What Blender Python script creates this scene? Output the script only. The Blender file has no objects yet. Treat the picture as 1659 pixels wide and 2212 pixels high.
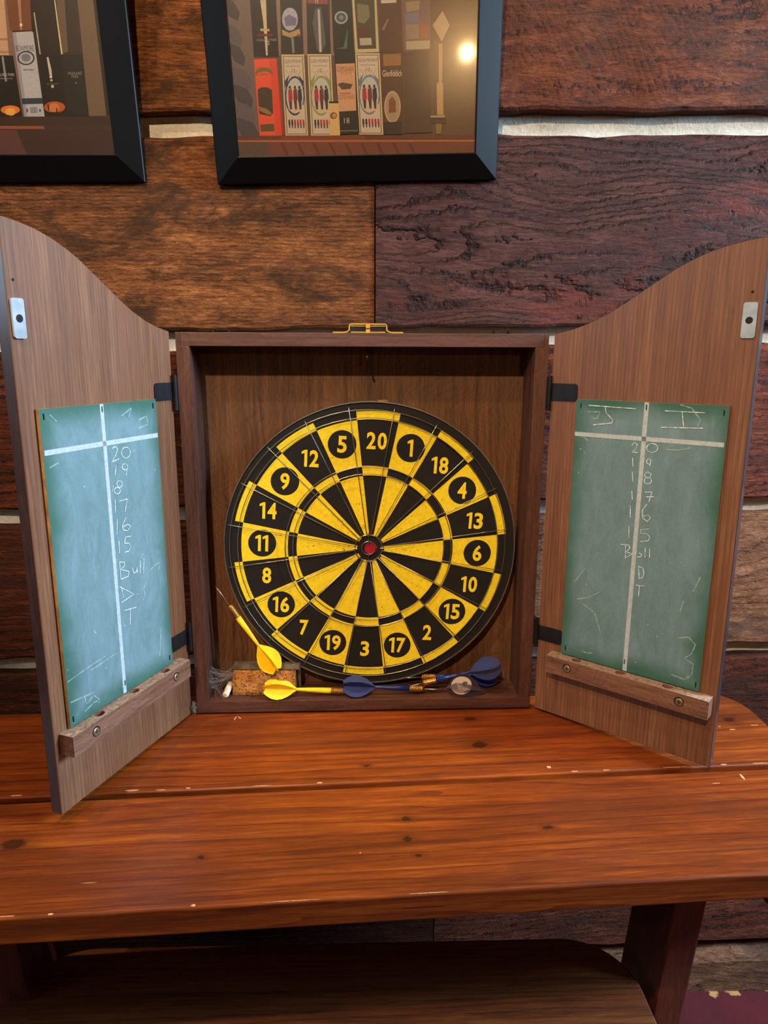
import bpy, bmesh, math, random
from mathutils import Vector, Matrix
from mathutils.geometry import tessellate_polygon

scene = bpy.context.scene
col = scene.collection
random.seed(7)

# ------------------------------------------------------------------ camera
def camera():
    cd = bpy.data.cameras.new('camera')
    cd.sensor_fit = 'HORIZONTAL'
    cd.sensor_width = 36.0
    cd.lens = 36.0 * 1522.06 / 1659.0
    cd.clip_start = 0.02
    o = bpy.data.objects.new('camera', cd)
    col.objects.link(o)
    pitch, yaw, roll = 0.21897, 0.03125, 0.00406
    cp, sp, cy, sy = math.cos(pitch), math.sin(pitch), math.cos(yaw), math.sin(yaw)
    f = Vector((sy * cp, cy * cp, -sp)); r = Vector((cy, -sy, 0)); u = r.cross(f)
    r2 = r * math.cos(roll) + u * math.sin(roll)
    u2 = u * math.cos(roll) - r * math.sin(roll)
    m = Matrix((r2, u2, -f)).transposed().to_4x4()
    m.translation = Vector((-0.00311, -1.02888, 0.55722))
    o.matrix_world = m
    scene.camera = o
camera()

# ------------------------------------------------------------------ world, lamps, exposure
world = bpy.data.worlds.new('world')
scene.world = world
world.use_nodes = True
world.node_tree.nodes['Background'].inputs['Color'].default_value = (1.0, 0.72, 0.50, 1)
world.node_tree.nodes['Background'].inputs['Strength'].default_value = 0.018

def lamp(name, kind, loc, target, power, color, **kw):
    ld = bpy.data.lights.new(name, kind)
    ld.energy = power
    ld.color = color
    for k, v in kw.items():
        setattr(ld, k, v)
    o = bpy.data.objects.new(name, ld)
    col.objects.link(o)
    o.location = loc
    d = Vector(target) - Vector(loc)
    o.rotation_euler = d.to_track_quat('-Z', 'Y').to_euler()
    return o

WARM = (1.0, 0.74, 0.47)
# key lamp across the room, up and behind the photographer, a little to the left, cone narrowed to keep its light off the bench
lamp('key_spot', 'SPOT', (-0.42, -1.95, 1.82), (0.05, 0, 0.92), 190, WARM, shadow_soft_size=0.03,
     spot_size=math.radians(48), spot_blend=0.35)
# ceiling downlight out to the left, in line with the open left door
lamp('ceiling_downlight', 'SPOT', (-0.96, -1.42, 2.30), (0.05, -0.25, 0.0), 85, WARM, shadow_soft_size=0.025,
     spot_size=math.radians(62), spot_blend=0.7)
# pair of downlights in the ceiling over the two ends of the table
lamp('table_downlight', 'SPOT', (0.80, -0.34, 2.25), (0.16, -0.34, 0.0), 60, WARM, shadow_soft_size=0.016,
     spot_size=math.radians(54), spot_blend=0.5)
lamp('table_downlight_left', 'SPOT', (-0.62, -0.42, 2.25), (-0.12, -0.40, 0.0), 66, WARM, shadow_soft_size=0.016,
     spot_size=math.radians(54), spot_blend=0.5)
# bare warm bulb across the room, seen mirrored in the picture glass
lamp('room_bulb', 'POINT', (0.58, -3.22, 1.09), (0, 0, 0), 19, (1.0, 0.62, 0.26), shadow_soft_size=0.016)
# daylight through a smaller window on the left
lamp('window_daylight_left', 'AREA', (-2.6, -1.25, 1.25), (0.3, -0.05, 0.4), 18, (0.55, 0.78, 1.0),
     shape='RECTANGLE', size=0.7, size_y=1.1)
# daylight through the window on the right
lamp('window_daylight', 'AREA', (2.55, -0.72, 1.42), (-0.25, -0.12, 0.40), 220, (0.52, 0.76, 1.0),
     shape='RECTANGLE', size=0.60, size_y=0.92)

vs = scene.view_settings
vs.view_transform = 'Standard'
vs.look = 'None'
vs.exposure = 0.0
vs.gamma = 1.0
vs.use_curve_mapping = False

# ------------------------------------------------------------------ helpers
def lin(c):
    out = []
    for v in c[:3]:
        v = v / 255.0
        out.append(v / 12.92 if v <= 0.04045 else ((v + 0.055) / 1.055) ** 2.4)
    return (out[0], out[1], out[2], 1.0)

class MB:
    """collects geometry; build() links it as one mesh object"""
    def __init__(s):
        s.v = []; s.f = []; s.c = []
    def add(s, verts, faces, color=None):
        b = len(s.v)
        s.v += [tuple(p) for p in verts]
        for f in faces:
            s.f.append([b + i for i in f]); s.c.append(color)
        return s
    def box(s, x0, x1, y0, y1, z0, z1, color=None):
        v = [(x, y, z) for z in (z0, z1) for y in (y0, y1) for x in (x0, x1)]
        return s.add(v, [(0, 2, 3, 1), (4, 5, 7, 6), (0, 1, 5, 4), (2, 6, 7, 3), (0, 4, 6, 2), (1, 3, 7, 5)], color)
    def tube(s, pts, r, n=6, color=None, cap=True):
        pts = [Vector(p) for p in pts]
        rs = r if isinstance(r, (list, tuple)) else [r] * len(pts)
        rings = []
        prev = None
        for i, p in enumerate(pts):
            if i == 0: t = pts[1] - p
            elif i == len(pts) - 1: t = p - pts[i - 1]
            else: t = pts[i + 1] - pts[i - 1]
            t.normalize()
            if prev is None:
                a = Vector((0, 0, 1)) if abs(t.z) < 0.9 else Vector((1, 0, 0))
                n1 = t.cross(a).normalized()
            else:
                n1 = (prev - t * prev.dot(t))
                n1 = n1.normalized() if n1.length > 1e-9 else t.orthogonal().normalized()
            prev = n1
            n2 = t.cross(n1)
            rings.append([p + (n1 * math.cos(2 * math.pi * k / n) + n2 * math.sin(2 * math.pi * k / n)) * rs[i] for k in range(n)])
        v = [q for ring in rings for q in ring]
        f = []
        for i in range(len(pts) - 1):
            for k in range(n):
                f.append((i * n + k, i * n + (k + 1) % n, (i + 1) * n + (k + 1) % n, (i + 1) * n + k))
        if cap:
            f.append(tuple(range(n - 1, -1, -1)))
            f.append(tuple(range((len(pts) - 1) * n, len(pts) * n)))
        return s.add(v, f, color)
    def lathe(s, prof, n=16, color=None, org=(0, 0, 0)):
        """profile of (x along axis, radius), spun about the local X axis"""
        v = []
        for (x, r) in prof:
            for k in range(n):
                a = 2 * math.pi * k / n
                v.append((org[0] + x, org[1] + r * math.cos(a), org[2] + r * math.sin(a)))
        f = []
        for i in range(len(prof) - 1):
            for k in range(n):
                f.append((i * n + k, (i + 1) * n + k, (i + 1) * n + (k + 1) % n, i * n + (k + 1) % n))
        f.append(tuple(range(n)))
        f.append(tuple(range(len(prof) * n - 1, (len(prof) - 1) * n - 1, -1)))
        return s.add(v, f, color)
    def prism(s, poly, y0, y1, color=None):
        """polygon in x,z (any simple outline) extruded along y"""
        n = len(poly)
        v = [(x, y0, z) for x, z in poly] + [(x, y1, z) for x, z in poly]
        tri = tessellate_polygon([[Vector((x, z, 0)) for x, z in poly]])
        f = [tuple(t) for t in tri] + [tuple(i + n for i in reversed(t)) for t in tri]
        f += [(i, (i + 1) % n, n + (i + 1) % n, n + i) for i in range(n)]
        return s.add(v, f, color)
    def build(s, name, mat, parent=None, smooth=False, bevel=0.0, seg=2, recalc=True):
        me = bpy.data.meshes.new(name)
        me.from_pydata(s.v, [], s.f)
        if any(c is not None for c in s.c):
            ca = me.color_attributes.new('Col', 'FLOAT_COLOR', 'CORNER')
            for p in me.polygons:
                c = lin(s.c[p.index] or (128, 128, 128))
                for li in p.loop_indices:
                    ca.data[li].color = c
        if recalc:
            bm = bmesh.new(); bm.from_mesh(me)
            bmesh.ops.recalc_face_normals(bm, faces=bm.faces)
            bm.to_mesh(me); bm.free()
        me.materials.append(mat)
        if smooth:
            for p in me.polygons: p.use_smooth = True
        o = bpy.data.objects.new(name, me)
        col.objects.link(o)
        if parent is not None: o.parent = parent
        if bevel:
            md = o.modifiers.new('bevel', 'BEVEL')
            md.width = bevel; md.segments = seg; md.limit_method = 'ANGLE'; md.angle_limit = math.radians(40)
        return o

def tag(o, label, cat, group=None):
    o['label'] = label; o['category'] = cat
    if group: o['group'] = group
    return o
def struct(o):
    o['kind'] = 'structure'
    return o
def thing(name, label, cat, mat4=None, group=None):
    o = bpy.data.objects.new(name, None)
    o.empty_display_size = 0.02
    col.objects.link(o)
    if mat4 is not None: o.matrix_world = mat4
    return tag(o, label, cat, group)
def frame4(org, ex, ey, ez):
    m = Matrix((Vector(ex), Vector(ey), Vector(ez))).transposed().to_4x4()
    m.translation = Vector(org)
    return m
def disc(n, cx, cz, r, rz=None, a0=0.0):
    rz = r if rz is None else rz
    return [(cx + r * math.cos(a0 + 2 * math.pi * k / n), cz + rz * math.sin(a0 + 2 * math.pi * k / n)) for k in range(n)]
def text_faces(txt, size, offset=0.0, width=None, spacing=1.0):
    """outline letters as flat faces centred on the origin in (x, y)"""
    cu = bpy.data.curves.new('letters', 'FONT')
    cu.body = txt; cu.size = size; cu.align_x = 'CENTER'; cu.align_y = 'CENTER'
    cu.offset = offset; cu.resolution_u = 3; cu.space_character = spacing
    ob = bpy.data.objects.new('letters', cu)
    col.objects.link(ob)
    dg = bpy.context.evaluated_depsgraph_get()
    me = ob.evaluated_get(dg).to_mesh()
    v = [(q.co.x, q.co.y) for q in me.vertices]
    f = [tuple(p.vertices) for p in me.polygons]
    ob.evaluated_get(dg).to_mesh_clear()
    bpy.data.objects.remove(ob); bpy.data.curves.remove(cu)
    if v:
        x0, x1 = min(p[0] for p in v), max(p[0] for p in v)
        y0, y1 = min(p[1] for p in v), max(p[1] for p in v)
        sx = 1.0 if width is None else width / max(1e-6, x1 - x0)
        v = [((p[0] - (x0 + x1) / 2) * sx, p[1] - (y0 + y1) / 2) for p in v]
    return v, f

# ------------------------------------------------------------------ materials
class NT:
    def __init__(s, name):
        s.m = bpy.data.materials.new(name); s.m.use_nodes = True
        s.t = s.m.node_tree; s.n = s.t.nodes; s.l = s.t.links
        s.b = s.n['Principled BSDF']; s.out = s.n['Material Output']
    def node(s, t, **kw):
        o = s.n.new(t)
        for k, v in kw.items():
            if k in o.inputs.keys() if hasattr(o.inputs, 'keys') else False: pass
            setattr(o, k, v)
        return o
    def set(s, o, **kw):
        for k, v in kw.items():
            i = o.inputs[k.replace('_', ' ')]
            if hasattr(v, 'is_output') or isinstance(v, bpy.types.NodeSocket): s.l.new(v, i)
            else: i.default_value = v
        return o
    def math(s, op, a, b=None, c=None, clamp=False):
        o = s.n.new('ShaderNodeMath'); o.operation = op; o.use_clamp = clamp
        for i, v in enumerate((a, b, c)):
            if v is None: continue
            if isinstance(v, bpy.types.NodeSocket): s.l.new(v, o.inputs[i])
            else: o.inputs[i].default_value = v
        return o.outputs[0]
    def noise(s, vec, scale, detail=4, rough=0.55, dist=0.0):
        o = s.n.new('ShaderNodeTexNoise')
        s.l.new(vec, o.inputs['Vector'])
        o.inputs['Scale'].default_value = scale; o.inputs['Detail'].default_value = detail
        o.inputs['Roughness'].default_value = rough; o.inputs['Distortion'].default_value = dist
        return o.outputs['Fac']
    def voro(s, vec, scale, feature='F1', rnd=1.0):
        o = s.n.new('ShaderNodeTexVoronoi'); o.feature = feature
        s.l.new(vec, o.inputs['Vector']); o.inputs['Scale'].default_value = scale
        o.inputs['Randomness'].default_value = rnd
        return o.outputs['Distance']
    def ramp(s, fac, stops, interp='LINEAR'):
        o = s.n.new('ShaderNodeValToRGB'); o.color_ramp.interpolation = interp
        e = o.color_ramp.elements
        while len(e) < len(stops): e.new(0.5)
        for q, (p, c) in zip(e, stops):
            q.position = p
            q.color = lin(c) if len(c) == 3 and max(c) > 1.0 else (c[0], c[1], c[2], 1)
        s.l.new(fac, o.inputs['Fac'])
        return o.outputs['Color']
    def mapr(s, v, a, b, c=0.0, d=1.0, smooth=False):
        o = s.n.new('ShaderNodeMapRange'); o.clamp = True
        if smooth: o.interpolation_type = 'SMOOTHSTEP'
        s.l.new(v, o.inputs[0])
        for i, q in enumerate((a, b, c, d)): o.inputs[i + 1].default_value = q
        return o.outputs[0]
    def mix(s, fac, a, b, mode='MIX'):
        o = s.n.new('ShaderNodeMix'); o.data_type = 'RGBA'; o.blend_type = mode
        for i, v in ((0, fac), (6, a), (7, b)):
            if isinstance(v, bpy.types.NodeSocket): s.l.new(v, o.inputs[i])
            elif i == 0: o.inputs[0].default_value = v
            else: o.inputs[i].default_value = lin(v)
        return o.outputs[2]
    def coords(s, scale=(1, 1, 1), rnd=True):
        tc = s.n.new('ShaderNodeTexCoord')
        v = tc.outputs['Object']
        if rnd:
            oi = s.n.new('ShaderNodeObjectInfo')
            mu = s.n.new('ShaderNodeVectorMath'); mu.operation = 'SCALE'
            mu.inputs[0].default_value = (7.3, 5.1, 9.7); s.l.new(oi.outputs['Random'], mu.inputs['Scale'])
            ad = s.n.new('ShaderNodeVectorMath'); ad.operation = 'ADD'
            s.l.new(v, ad.inputs[0]); s.l.new(mu.outputs[0], ad.inputs[1]); v = ad.outputs[0]
        return v
    def scaled(s, v, scale):
        m = s.n.new('ShaderNodeVectorMath'); m.operation = 'MULTIPLY'
        s.l.new(v, m.inputs[0]); m.inputs[1].default_value = scale
        return m.outputs[0]
    def xyz(s, v):
        o = s.n.new('ShaderNodeSeparateXYZ'); s.l.new(v, o.inputs[0])
        return o.outputs
    def bump(s, h, strength, dist=0.001, nrm=None):
        o = s.n.new('ShaderNodeBump'); o.inputs['Strength'].default_value = strength
        o.inputs['Distance'].default_value = dist
        s.l.new(h, o.inputs['Height'])
        if nrm is not None: s.l.new(nrm, o.inputs['Normal'])
        return o.outputs['Normal']

def plain(name, c, rough=0.5, metal=0.0, coat=0.0, spec=0.5, noise=0.0, bump=0.0, nscale=60.0):
    t = NT(name)
    t.b.inputs['Roughness'].default_value = rough
    t.b.inputs['Metallic'].default_value = metal
    t.b.inputs['Coat Weight'].default_value = coat
    t.b.inputs['Specular IOR Level'].default_value = spec
    v = t.coords(rnd=False)
    n = t.noise(v, nscale, 5)
    k = noise
    a = tuple(max(0, x * (1 - k)) for x in c); b = tuple(min(255, x * (1 + k)) for x in c)
    t.l.new(t.ramp(n, [(0.3, a), (0.7, b)]), t.b.inputs['Base Color'])
    if bump: t.l.new(t.bump(n, bump), t.b.inputs['Normal'])
    return t.m

def wood(name, dark, mid, light, axis='x', s=1.0, stretch=14.0, rings=0.0, ring_freq=90.0, wst=None, wamp=16.0, perp=None, pscale=9.0, rough=0.6, coat=0.0,
         coat_rough=0.15, bump=0.25, bdist=0.0015, patch=None, patch_amt=0.0, saw=0.0, pores=0.5, scratches=0.0,
         knots=0.0, spec=0.4, ridge=0.0, knot_list=()):
    """procedural timber: stretched fibre noise, growth rings warped into cathedrals, pores, stains, saw marks"""
    t = NT(name)
    v = t.coords()
    k = 1.0 / stretch
    sc = {'x': (k, 1, 1), 'y': (1, k, 1), 'z': (1, 1, k)}[axis]
    g = t.scaled(v, sc)
    wk = 1.0 / (wst or stretch)
    warp = t.noise(t.scaled(v, {'x': (wk, 1, 1), 'y': (1, wk, 1), 'z': (1, 1, wk)}[axis]), 5.0 * s, 2, 0.5)
    fib = t.noise(g, 330.0 * s, 6, 0.72, 0.5)
    mid_n = t.noise(g, 70.0 * s, 4, 0.65, 0.8)
    broad = t.noise(g, 18.0 * s, 5, 0.6, 1.2)
    x = t.xyz(v)
    per = {'x': x[2], 'y': x[0], 'z': x[0]}[axis]
    if perp == 'y': per = t.math('ADD', x[1], t.math('MULTIPLY', x[2], 0.5))
    else: per = t.math('ADD', per, t.math('MULTIPLY', x[1], 0.35 if axis != 'y' else 0.0))
    warp2 = t.noise(t.scaled(v, tuple(q * 1.0 for q in sc)), 26.0 * s, 3, 0.6)
    rv = t.math('ADD', t.math('MULTIPLY', per, ring_freq * s),
                t.math('ADD', t.math('MULTIPLY', warp, wamp), t.math('ADD', t.math('MULTIPLY', warp2, 2.2), t.math('MULTIPLY', t.noise(v, 90.0, 2, 0.6), 0.9 if ridge else 0.0))))
    fr = t.math('FRACT', rv)
    ring = t.mapr(fr, 0.0, 1.0, 0.0, 1.0)
    edge = t.math('POWER', ring, 5.0)
    mixv = t.math('ADD', t.math('MULTIPLY', fib, 0.40), t.math('ADD', t.math('MULTIPLY', mid_n, 0.35), t.math('MULTIPLY', broad, 0.25)))
    mixv = t.math('SUBTRACT', mixv, t.math('MULTIPLY', edge, rings * 0.30))
    colr = t.ramp(mixv, [(0.37, dark), (0.50, mid), (0.63, light)])
    if patch is not None:
        pn = t.noise(t.scaled(v, tuple(q ** 0.5 for q in sc)), pscale * s, 7, 0.72, 0.6)
        colr = t.mix(t.math('MULTIPLY', t.mapr(pn, 0.49, 0.63), patch_amt), colr, patch)
    if knots:
        kn = t.voro(t.scaled(v, {'x': (0.55, 1, 1), 'y': (1, 0.55, 1), 'z': (1, 1, 0.55)}[axis]), 6.5 * s)
        colr = t.mix(t.math('MULTIPLY', t.mapr(kn, 0.055, 0.085, 1.0, 0.0, True), knots), colr, tuple(q * 0.55 for q in dark))
    if knot_list:
        tc = t.n.new('ShaderNodeTexCoord')
        raw = t.xyz(tc.outputs['Object'])
        wob = t.math('MULTIPLY', t.math('SUBTRACT', t.noise(tc.outputs['Object'], 130.0, 2), 0.5), 0.010)
        for (kx, ky, kr) in knot_list:
            ddx = t.math('MULTIPLY', t.math('SUBTRACT', raw[0], kx), 0.62)
            ddy = t.math('SUBTRACT', raw[1], ky)
            dd = t.math('ADD', t.math('SQRT', t.math('ADD', t.math('MULTIPLY', ddx, ddx), t.math('MULTIPLY', ddy, ddy))), wob)
            colr = t.mix(t.math('MULTIPLY', t.mapr(dd, kr * 0.9, kr * 3.2, 1.0, 0.0, True), 0.45), colr, tuple(q * 0.62 for q in mid))
            colr = t.mix(t.math('MULTIPLY', t.mapr(dd, kr * 0.6, kr * 1.15, 1.0, 0.0, True), 0.8), colr, tuple(q * 0.42 for q in dark))
    pr = t.voro(t.scaled(v, tuple(q if q == 1 else q * 2.2 for q in sc)), 420.0 * s)
    colr = t.mix(t.math('MULTIPLY', t.mapr(pr, 0.12, 0.30, 1.0, 0.0), pores * 0.5), colr, tuple(q * 0.6 for q in dark))
    h = t.math('ADD', t.math('ADD', t.math('MULTIPLY', fib, 0.8), t.math('MULTIPLY', mid_n, 0.8)), t.math('MULTIPLY', t.math('SUBTRACT', 1.0, edge), ridge))
    if ridge:
        chop = t.noise(t.scaled(v, (1, 1, 1)), 120.0, 3, 0.6)
        h = t.math('ADD', h, t.math('MULTIPLY', chop, 0.6))
    if saw:
        sx = t.math('ADD', x[0], t.math('MULTIPLY', per, 0.55))
        sn = t.noise(t.scaled(v, (1, 1, 0.3)), 10.0, 2)
        sw = t.math('FRACT', t.math('ADD', t.math('MULTIPLY', sx, 85.0), t.math('MULTIPLY', sn, 5.0)))
        swn = t.mapr(t.noise(v, 7.0, 3), 0.45, 0.65)
        sw = t.math('MULTIPLY', t.math('MULTIPLY', sw, swn), saw)
        h = t.math('ADD', h, sw)
        colr = t.mix(t.math('MULTIPLY', sw, 0.28), colr, light)
    if scratches:
        sv = t.voro(t.scaled(v, {'x': (0.12, 1, 1), 'y': (1, 0.12, 1), 'z': (1, 1, 0.12)}[axis]), 34.0)
        sm = t.math('MULTIPLY', t.mapr(sv, 0.035, 0.06, 1.0, 0.0), t.mapr(t.noise(v, 5.0, 2), 0.60, 0.66))
        colr = t.mix(t.math('MULTIPLY', sm, scratches), colr, (222, 170, 120))
    t.l.new(colr, t.b.inputs['Base Color'])
    rr = t.mapr(broad, 0.3, 0.7, rough * 0.85, min(1.0, rough * 1.15))
    t.l.new(rr, t.b.inputs['Roughness'])
    t.b.inputs['Specular IOR Level'].default_value = spec
    t.b.inputs['Coat Weight'].default_value = coat
    t.b.inputs['Coat Roughness'].default_value = coat_rough
    nrm = t.bump(h, bump, bdist)
    t.l.new(nrm, t.b.inputs['Normal'])
    return t.m

def vcol(name, rough=0.5, coat=0.0, noise=0.12, nscale=220.0, bump=0.0, spec=0.4):
    t = NT(name)
    a = t.n.new('ShaderNodeVertexColor'); a.layer_name = 'Col'
    n = t.noise(t.coords(rnd=False), nscale, 4)
    c = t.mix(1.0, a.outputs['Color'], t.ramp(n, [(0.3, (1 - noise,) * 3), (0.7, (1.0,) * 3)]), 'MULTIPLY')
    t.l.new(c, t.b.inputs['Base Color'])
    t.b.inputs['Roughness'].default_value = rough
    t.b.inputs['Coat Weight'].default_value = coat
    t.b.inputs['Specular IOR Level'].default_value = spec
    if bump: t.l.new(t.bump(n, bump, 0.0004), t.b.inputs['Normal'])
    return t.m

def chalk_board(name):
    """green slate paint, chalk dust rubbed over the middle and thin along the rims"""
    t = NT(name)
    v = t.coords(rnd=False)
    x = t.xyz(v)
    # rim mask from the board's own size (u 41-245 mm, z 109-493 mm)
    du = t.math('SUBTRACT', 0.102, t.math('ABSOLUTE', t.math('SUBTRACT', x[0], 0.143)))
    dz = t.math('SUBTRACT', 0.192, t.math('ABSOLUTE', t.math('SUBTRACT', x[2], 0.301)))
    d = t.math('MINIMUM', du, dz)
    nb = t.noise(v, 9.0, 4)
    d2 = t.math('ADD', d, t.math('MULTIPLY', t.math('SUBTRACT', nb, 0.5), 0.05))
    m = t.mapr(d2, -0.006, 0.032, 0.12, 1.0, True)
    fine = t.noise(t.scaled(v, (1, 1, 0.6)), 260.0, 6, 0.75)
    smear = t.noise(t.scaled(v, (1.0, 1, 0.35)), 34.0, 5, 0.65, 1.5)
    dust = t.math('MULTIPLY', m, t.math('ADD', t.math('MULTIPLY', smear, 0.75), t.math('MULTIPLY', fine, 0.45)), clamp=True)
    c = t.mix(dust, (32, 82, 62), (122, 146, 158))
    sp = t.mapr(t.voro(v, 120.0), 0.05, 0.10, 1.0, 0.0)
    c = t.mix(t.math('MULTIPLY', sp, t.mapr(t.noise(v, 30.0), 0.56, 0.62)), c, (206, 214, 210))
    t.l.new(c, t.b.inputs['Base Color'])
    t.b.inputs['Roughness'].default_value = 0.55
    t.l.new(t.bump(fine, 0.12, 0.0005), t.b.inputs['Normal'])
    return t.m

def plaster():
    t = NT('rough_plaster')
    v = t.coords(rnd=False)
    n = t.noise(v, 160.0, 6, 0.7)
    b = t.noise(v, 14.0, 3)
    t.l.new(t.ramp(t.math('ADD', t.math('MULTIPLY', n, 0.5), t.math('MULTIPLY', b, 0.5)), [(0.3, (182, 170, 150)), (0.7, (232, 224, 208))]), t.b.inputs['Base Color'])
    t.b.inputs['Roughness'].default_value = 0.9
    t.l.new(t.bump(n, 0.9, 0.004), t.b.inputs['Normal'])
    return t.m

def carpet_mat():
    t = NT('red_carpet')
    v = t.coords(rnd=False)
    n = t.noise(v, 500.0, 4, 0.7)
    b = t.noise(v, 12.0, 3)
    c = t.ramp(t.math('ADD', t.math('MULTIPLY', n, 0.6), t.math('MULTIPLY', b, 0.4)), [(0.3, (60, 6, 12)), (0.7, (112, 22, 28))])
    w = t.scaled(v, (1, 1, 1))
    leaf = t.voro(w, 15.0)
    ln = t.noise(v, 40.0, 2)
    lm = t.mapr(t.math('ADD', leaf, t.math('MULTIPLY', ln, 0.35)), 0.36, 0.39, 1.0, 0.0)
    c = t.mix(lm, c, (210, 150, 88))
    t.l.new(c, t.b.inputs['Base Color'])
    t.b.inputs['Roughness'].default_value = 1.0
    t.l.new(t.bump(n, 0.8, 0.004), t.b.inputs['Normal'])
    return t.m

def glass_mat():
    t = NT('picture_glass')
    tr = t.n.new('ShaderNodeBsdfTransparent')
    g1 = t.n.new('ShaderNodeBsdfGlossy'); g1.inputs['Roughness'].default_value = 0.06
    g2 = t.n.new('ShaderNodeBsdfGlossy'); g2.inputs['Roughness'].default_value = 0.16
    ms = t.n.new('ShaderNodeMixShader'); ms.inputs[0].default_value = 0.65
    t.l.new(g1.outputs[0], ms.inputs[1]); t.l.new(g2.outputs[0], ms.inputs[2])
    fr = t.n.new('ShaderNodeFresnel'); fr.inputs['IOR'].default_value = 1.5
    mx = t.n.new('ShaderNodeMixShader')
    t.l.new(t.math('MULTIPLY', fr.outputs[0], 1.05, clamp=True), mx.inputs[0]); t.l.new(tr.outputs[0], mx.inputs[1]); t.l.new(ms.outputs[0], mx.inputs[2])
    n = t.noise(t.coords(rnd=False), 900.0, 3)
    nb = t.bump(n, 0.15, 0.0003)
    t.l.new(nb, g2.inputs['Normal'])
    t.l.new(mx.outputs[0], t.out.inputs['Surface'])
    return t.m

def film_mat(name, c, alpha):
    t = NT(name)
    t.b.inputs['Base Color'].default_value = lin(c)
    t.b.inputs['Alpha'].default_value = alpha
    t.b.inputs['Roughness'].default_value = 0.25
    return t.m

M = {}
KNOTS = [(0.164, -0.099, 0.0085), (0.165, -0.030, 0.006), (0.038, -0.250, 0.0045), (0.035, -0.287, 0.0045), (0.046, -0.314, 0.003), (0.213, -0.278, 0.004),
         (-0.208, -0.298, 0.0035), (-0.434, -0.261, 0.010), (-0.005, -0.138, 0.003), (0.573, -0.060, 0.007)]
M['plank_orange'] = wood('orange_brown_plank', (50, 28, 14), (112, 66, 33), (158, 102, 58), 'x', 1.0, 4.5, 0.45, 170, wst=5, wamp=9, rough=0.72, bump=0.9, bdist=0.004, patch=(46, 29, 18), patch_amt=0.85, pscale=20.0, pores=0.8, saw=0.2, ridge=0.35, spec=0.12)
M['plank_purple'] = wood('dark_purple_brown_plank', (38, 20, 16), (76, 46, 40), (108, 70, 62), 'x', 1.0, 6, 1.0, 45, wst=3.2, wamp=26, rough=0.62, bump=1.0, bdist=0.0055, patch=(116, 54, 42), patch_amt=0.75, ridge=1.5, pores=0.4, saw=0.45, spec=0.12)
M['plank_red'] = wood('reddish_plank', (50, 20, 10), (108, 50, 30), (150, 84, 58), 'x', 1.1, 5, 0.8, 70, wst=4, wamp=18, rough=0.7, bump=1.0, bdist=0.005, patch=(72, 42, 30), patch_amt=0.6, ridge=0.9, pores=0.5, spec=0.12)
M['plank_tan'] = wood('pale_sawn_plank', (66, 38, 24), (140, 92, 64), (186, 134, 100), 'x', 1.2, 3, 0.3, 60, rough=0.8, bump=1.0, bdist=0.006, patch=(86, 62, 54), patch_amt=0.7, saw=0.6, pores=0.8, spec=0.12)
M['plank_dark'] = wood('dark_brown_plank', (30, 14, 8), (80, 36, 18), (118, 62, 36), 'x', 1.1, 6, 0.8, 80, wst=6, wamp=14, rough=0.75, bump=0.9, bdist=0.005, patch=(44, 26, 18), patch_amt=0.6, ridge=0.7, spec=0.12)
M['plank_top_red'] = wood('red_sawn_plank', (46, 22, 14), (100, 52, 32), (136, 80, 52), 'x', 1.0, 4, 0.5, 40, wst=5, wamp=14, rough=0.62, bump=0.95, bdist=0.005, patch=(62, 42, 30), patch_amt=0.85, saw=1.0, ridge=0.5, spec=0.12)
M['plaster'] = plaster()
M['carpet'] = carpet_mat()
M['table'] = wood('varnished_pine', (86, 33, 8), (124, 53, 12), (158, 78, 20), 'x', 0.9, 18, 0.4, 62, perp='y', wst=9, wamp=7, rough=0.45, spec=0.2, coat=0.28, coat_rough=0.25, bump=0.12, bdist=0.001, patch=(82, 36, 14), patch_amt=0.55, knot_list=KNOTS, scratches=0.5, pores=0.3)
M['table_leg'] = wood('dark_stained_pine', (48, 16, 8), (86, 34, 16), (112, 50, 26), 'z', 1.0, 14, 0.06, 60, 0.5, coat=0.2, bump=0.15)
M['bench'] = wood('bench_pine', (58, 26, 10), (98, 48, 18), (126, 68, 30), 'x', 1.0, 16, 0.3, 80, perp='y', wst=9, wamp=7, rough=0.5, coat=0.3, bump=0.12)
M['cabinet'] = wood('dark_cabinet_wood', (46, 24, 18), (78, 44, 33), (98, 60, 46), 'z', 1.2, 18, 0.2, 60, 0.55, coat=0.15, coat_rough=0.3, bump=0.10, bdist=0.0008)
M['cabinet_h'] = wood('dark_cabinet_wood_level', (46, 24, 18), (78, 44, 33), (98, 60, 46), 'x', 1.2, 18, 0.2, 60, 0.55, coat=0.15, coat_rough=0.3, bump=0.10, bdist=0.0008)
M['back'] = wood('brown_plywood', (58, 33, 16), (96, 60, 32), (124, 82, 46), 'z', 1.4, 22, 0.25, 70, 0.6, bump=0.10, bdist=0.0008, patch=(74, 44, 24), patch_amt=0.5)
M['door'] = wood('stained_door_wood', (90, 55, 35), (113, 73, 47), (138, 95, 67), 'z', 1.2, 24, 0.45, 150, wst=9, wamp=10, rough=0.5, coat=0.25, coat_rough=0.35, bump=0.22, bdist=0.0012, patch=(112, 68, 44), patch_amt=0.5, pores=0.2)
M['door_edge'] = wood('dark_painted_edge', (38, 26, 28), (52, 36, 38), (66, 48, 48), 'z', 1.0, 10, 0.1, 60, rough=0.35, coat=0.6, coat_rough=0.2, bump=0.12)
M['ledge'] = wood('ledge_wood', (74, 46, 34), (112, 74, 56), (140, 98, 74), 'x', 1.4, 12, 0.2, 60, 0.6, bump=0.15, pores=0.6)
M['ledge_dust'] = plain('dusty_ledge_top', (134, 112, 96), 0.9, noise=0.25, nscale=200, spec=0.1)
M['board'] = chalk_board('dusty_green_chalkboard')
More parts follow.
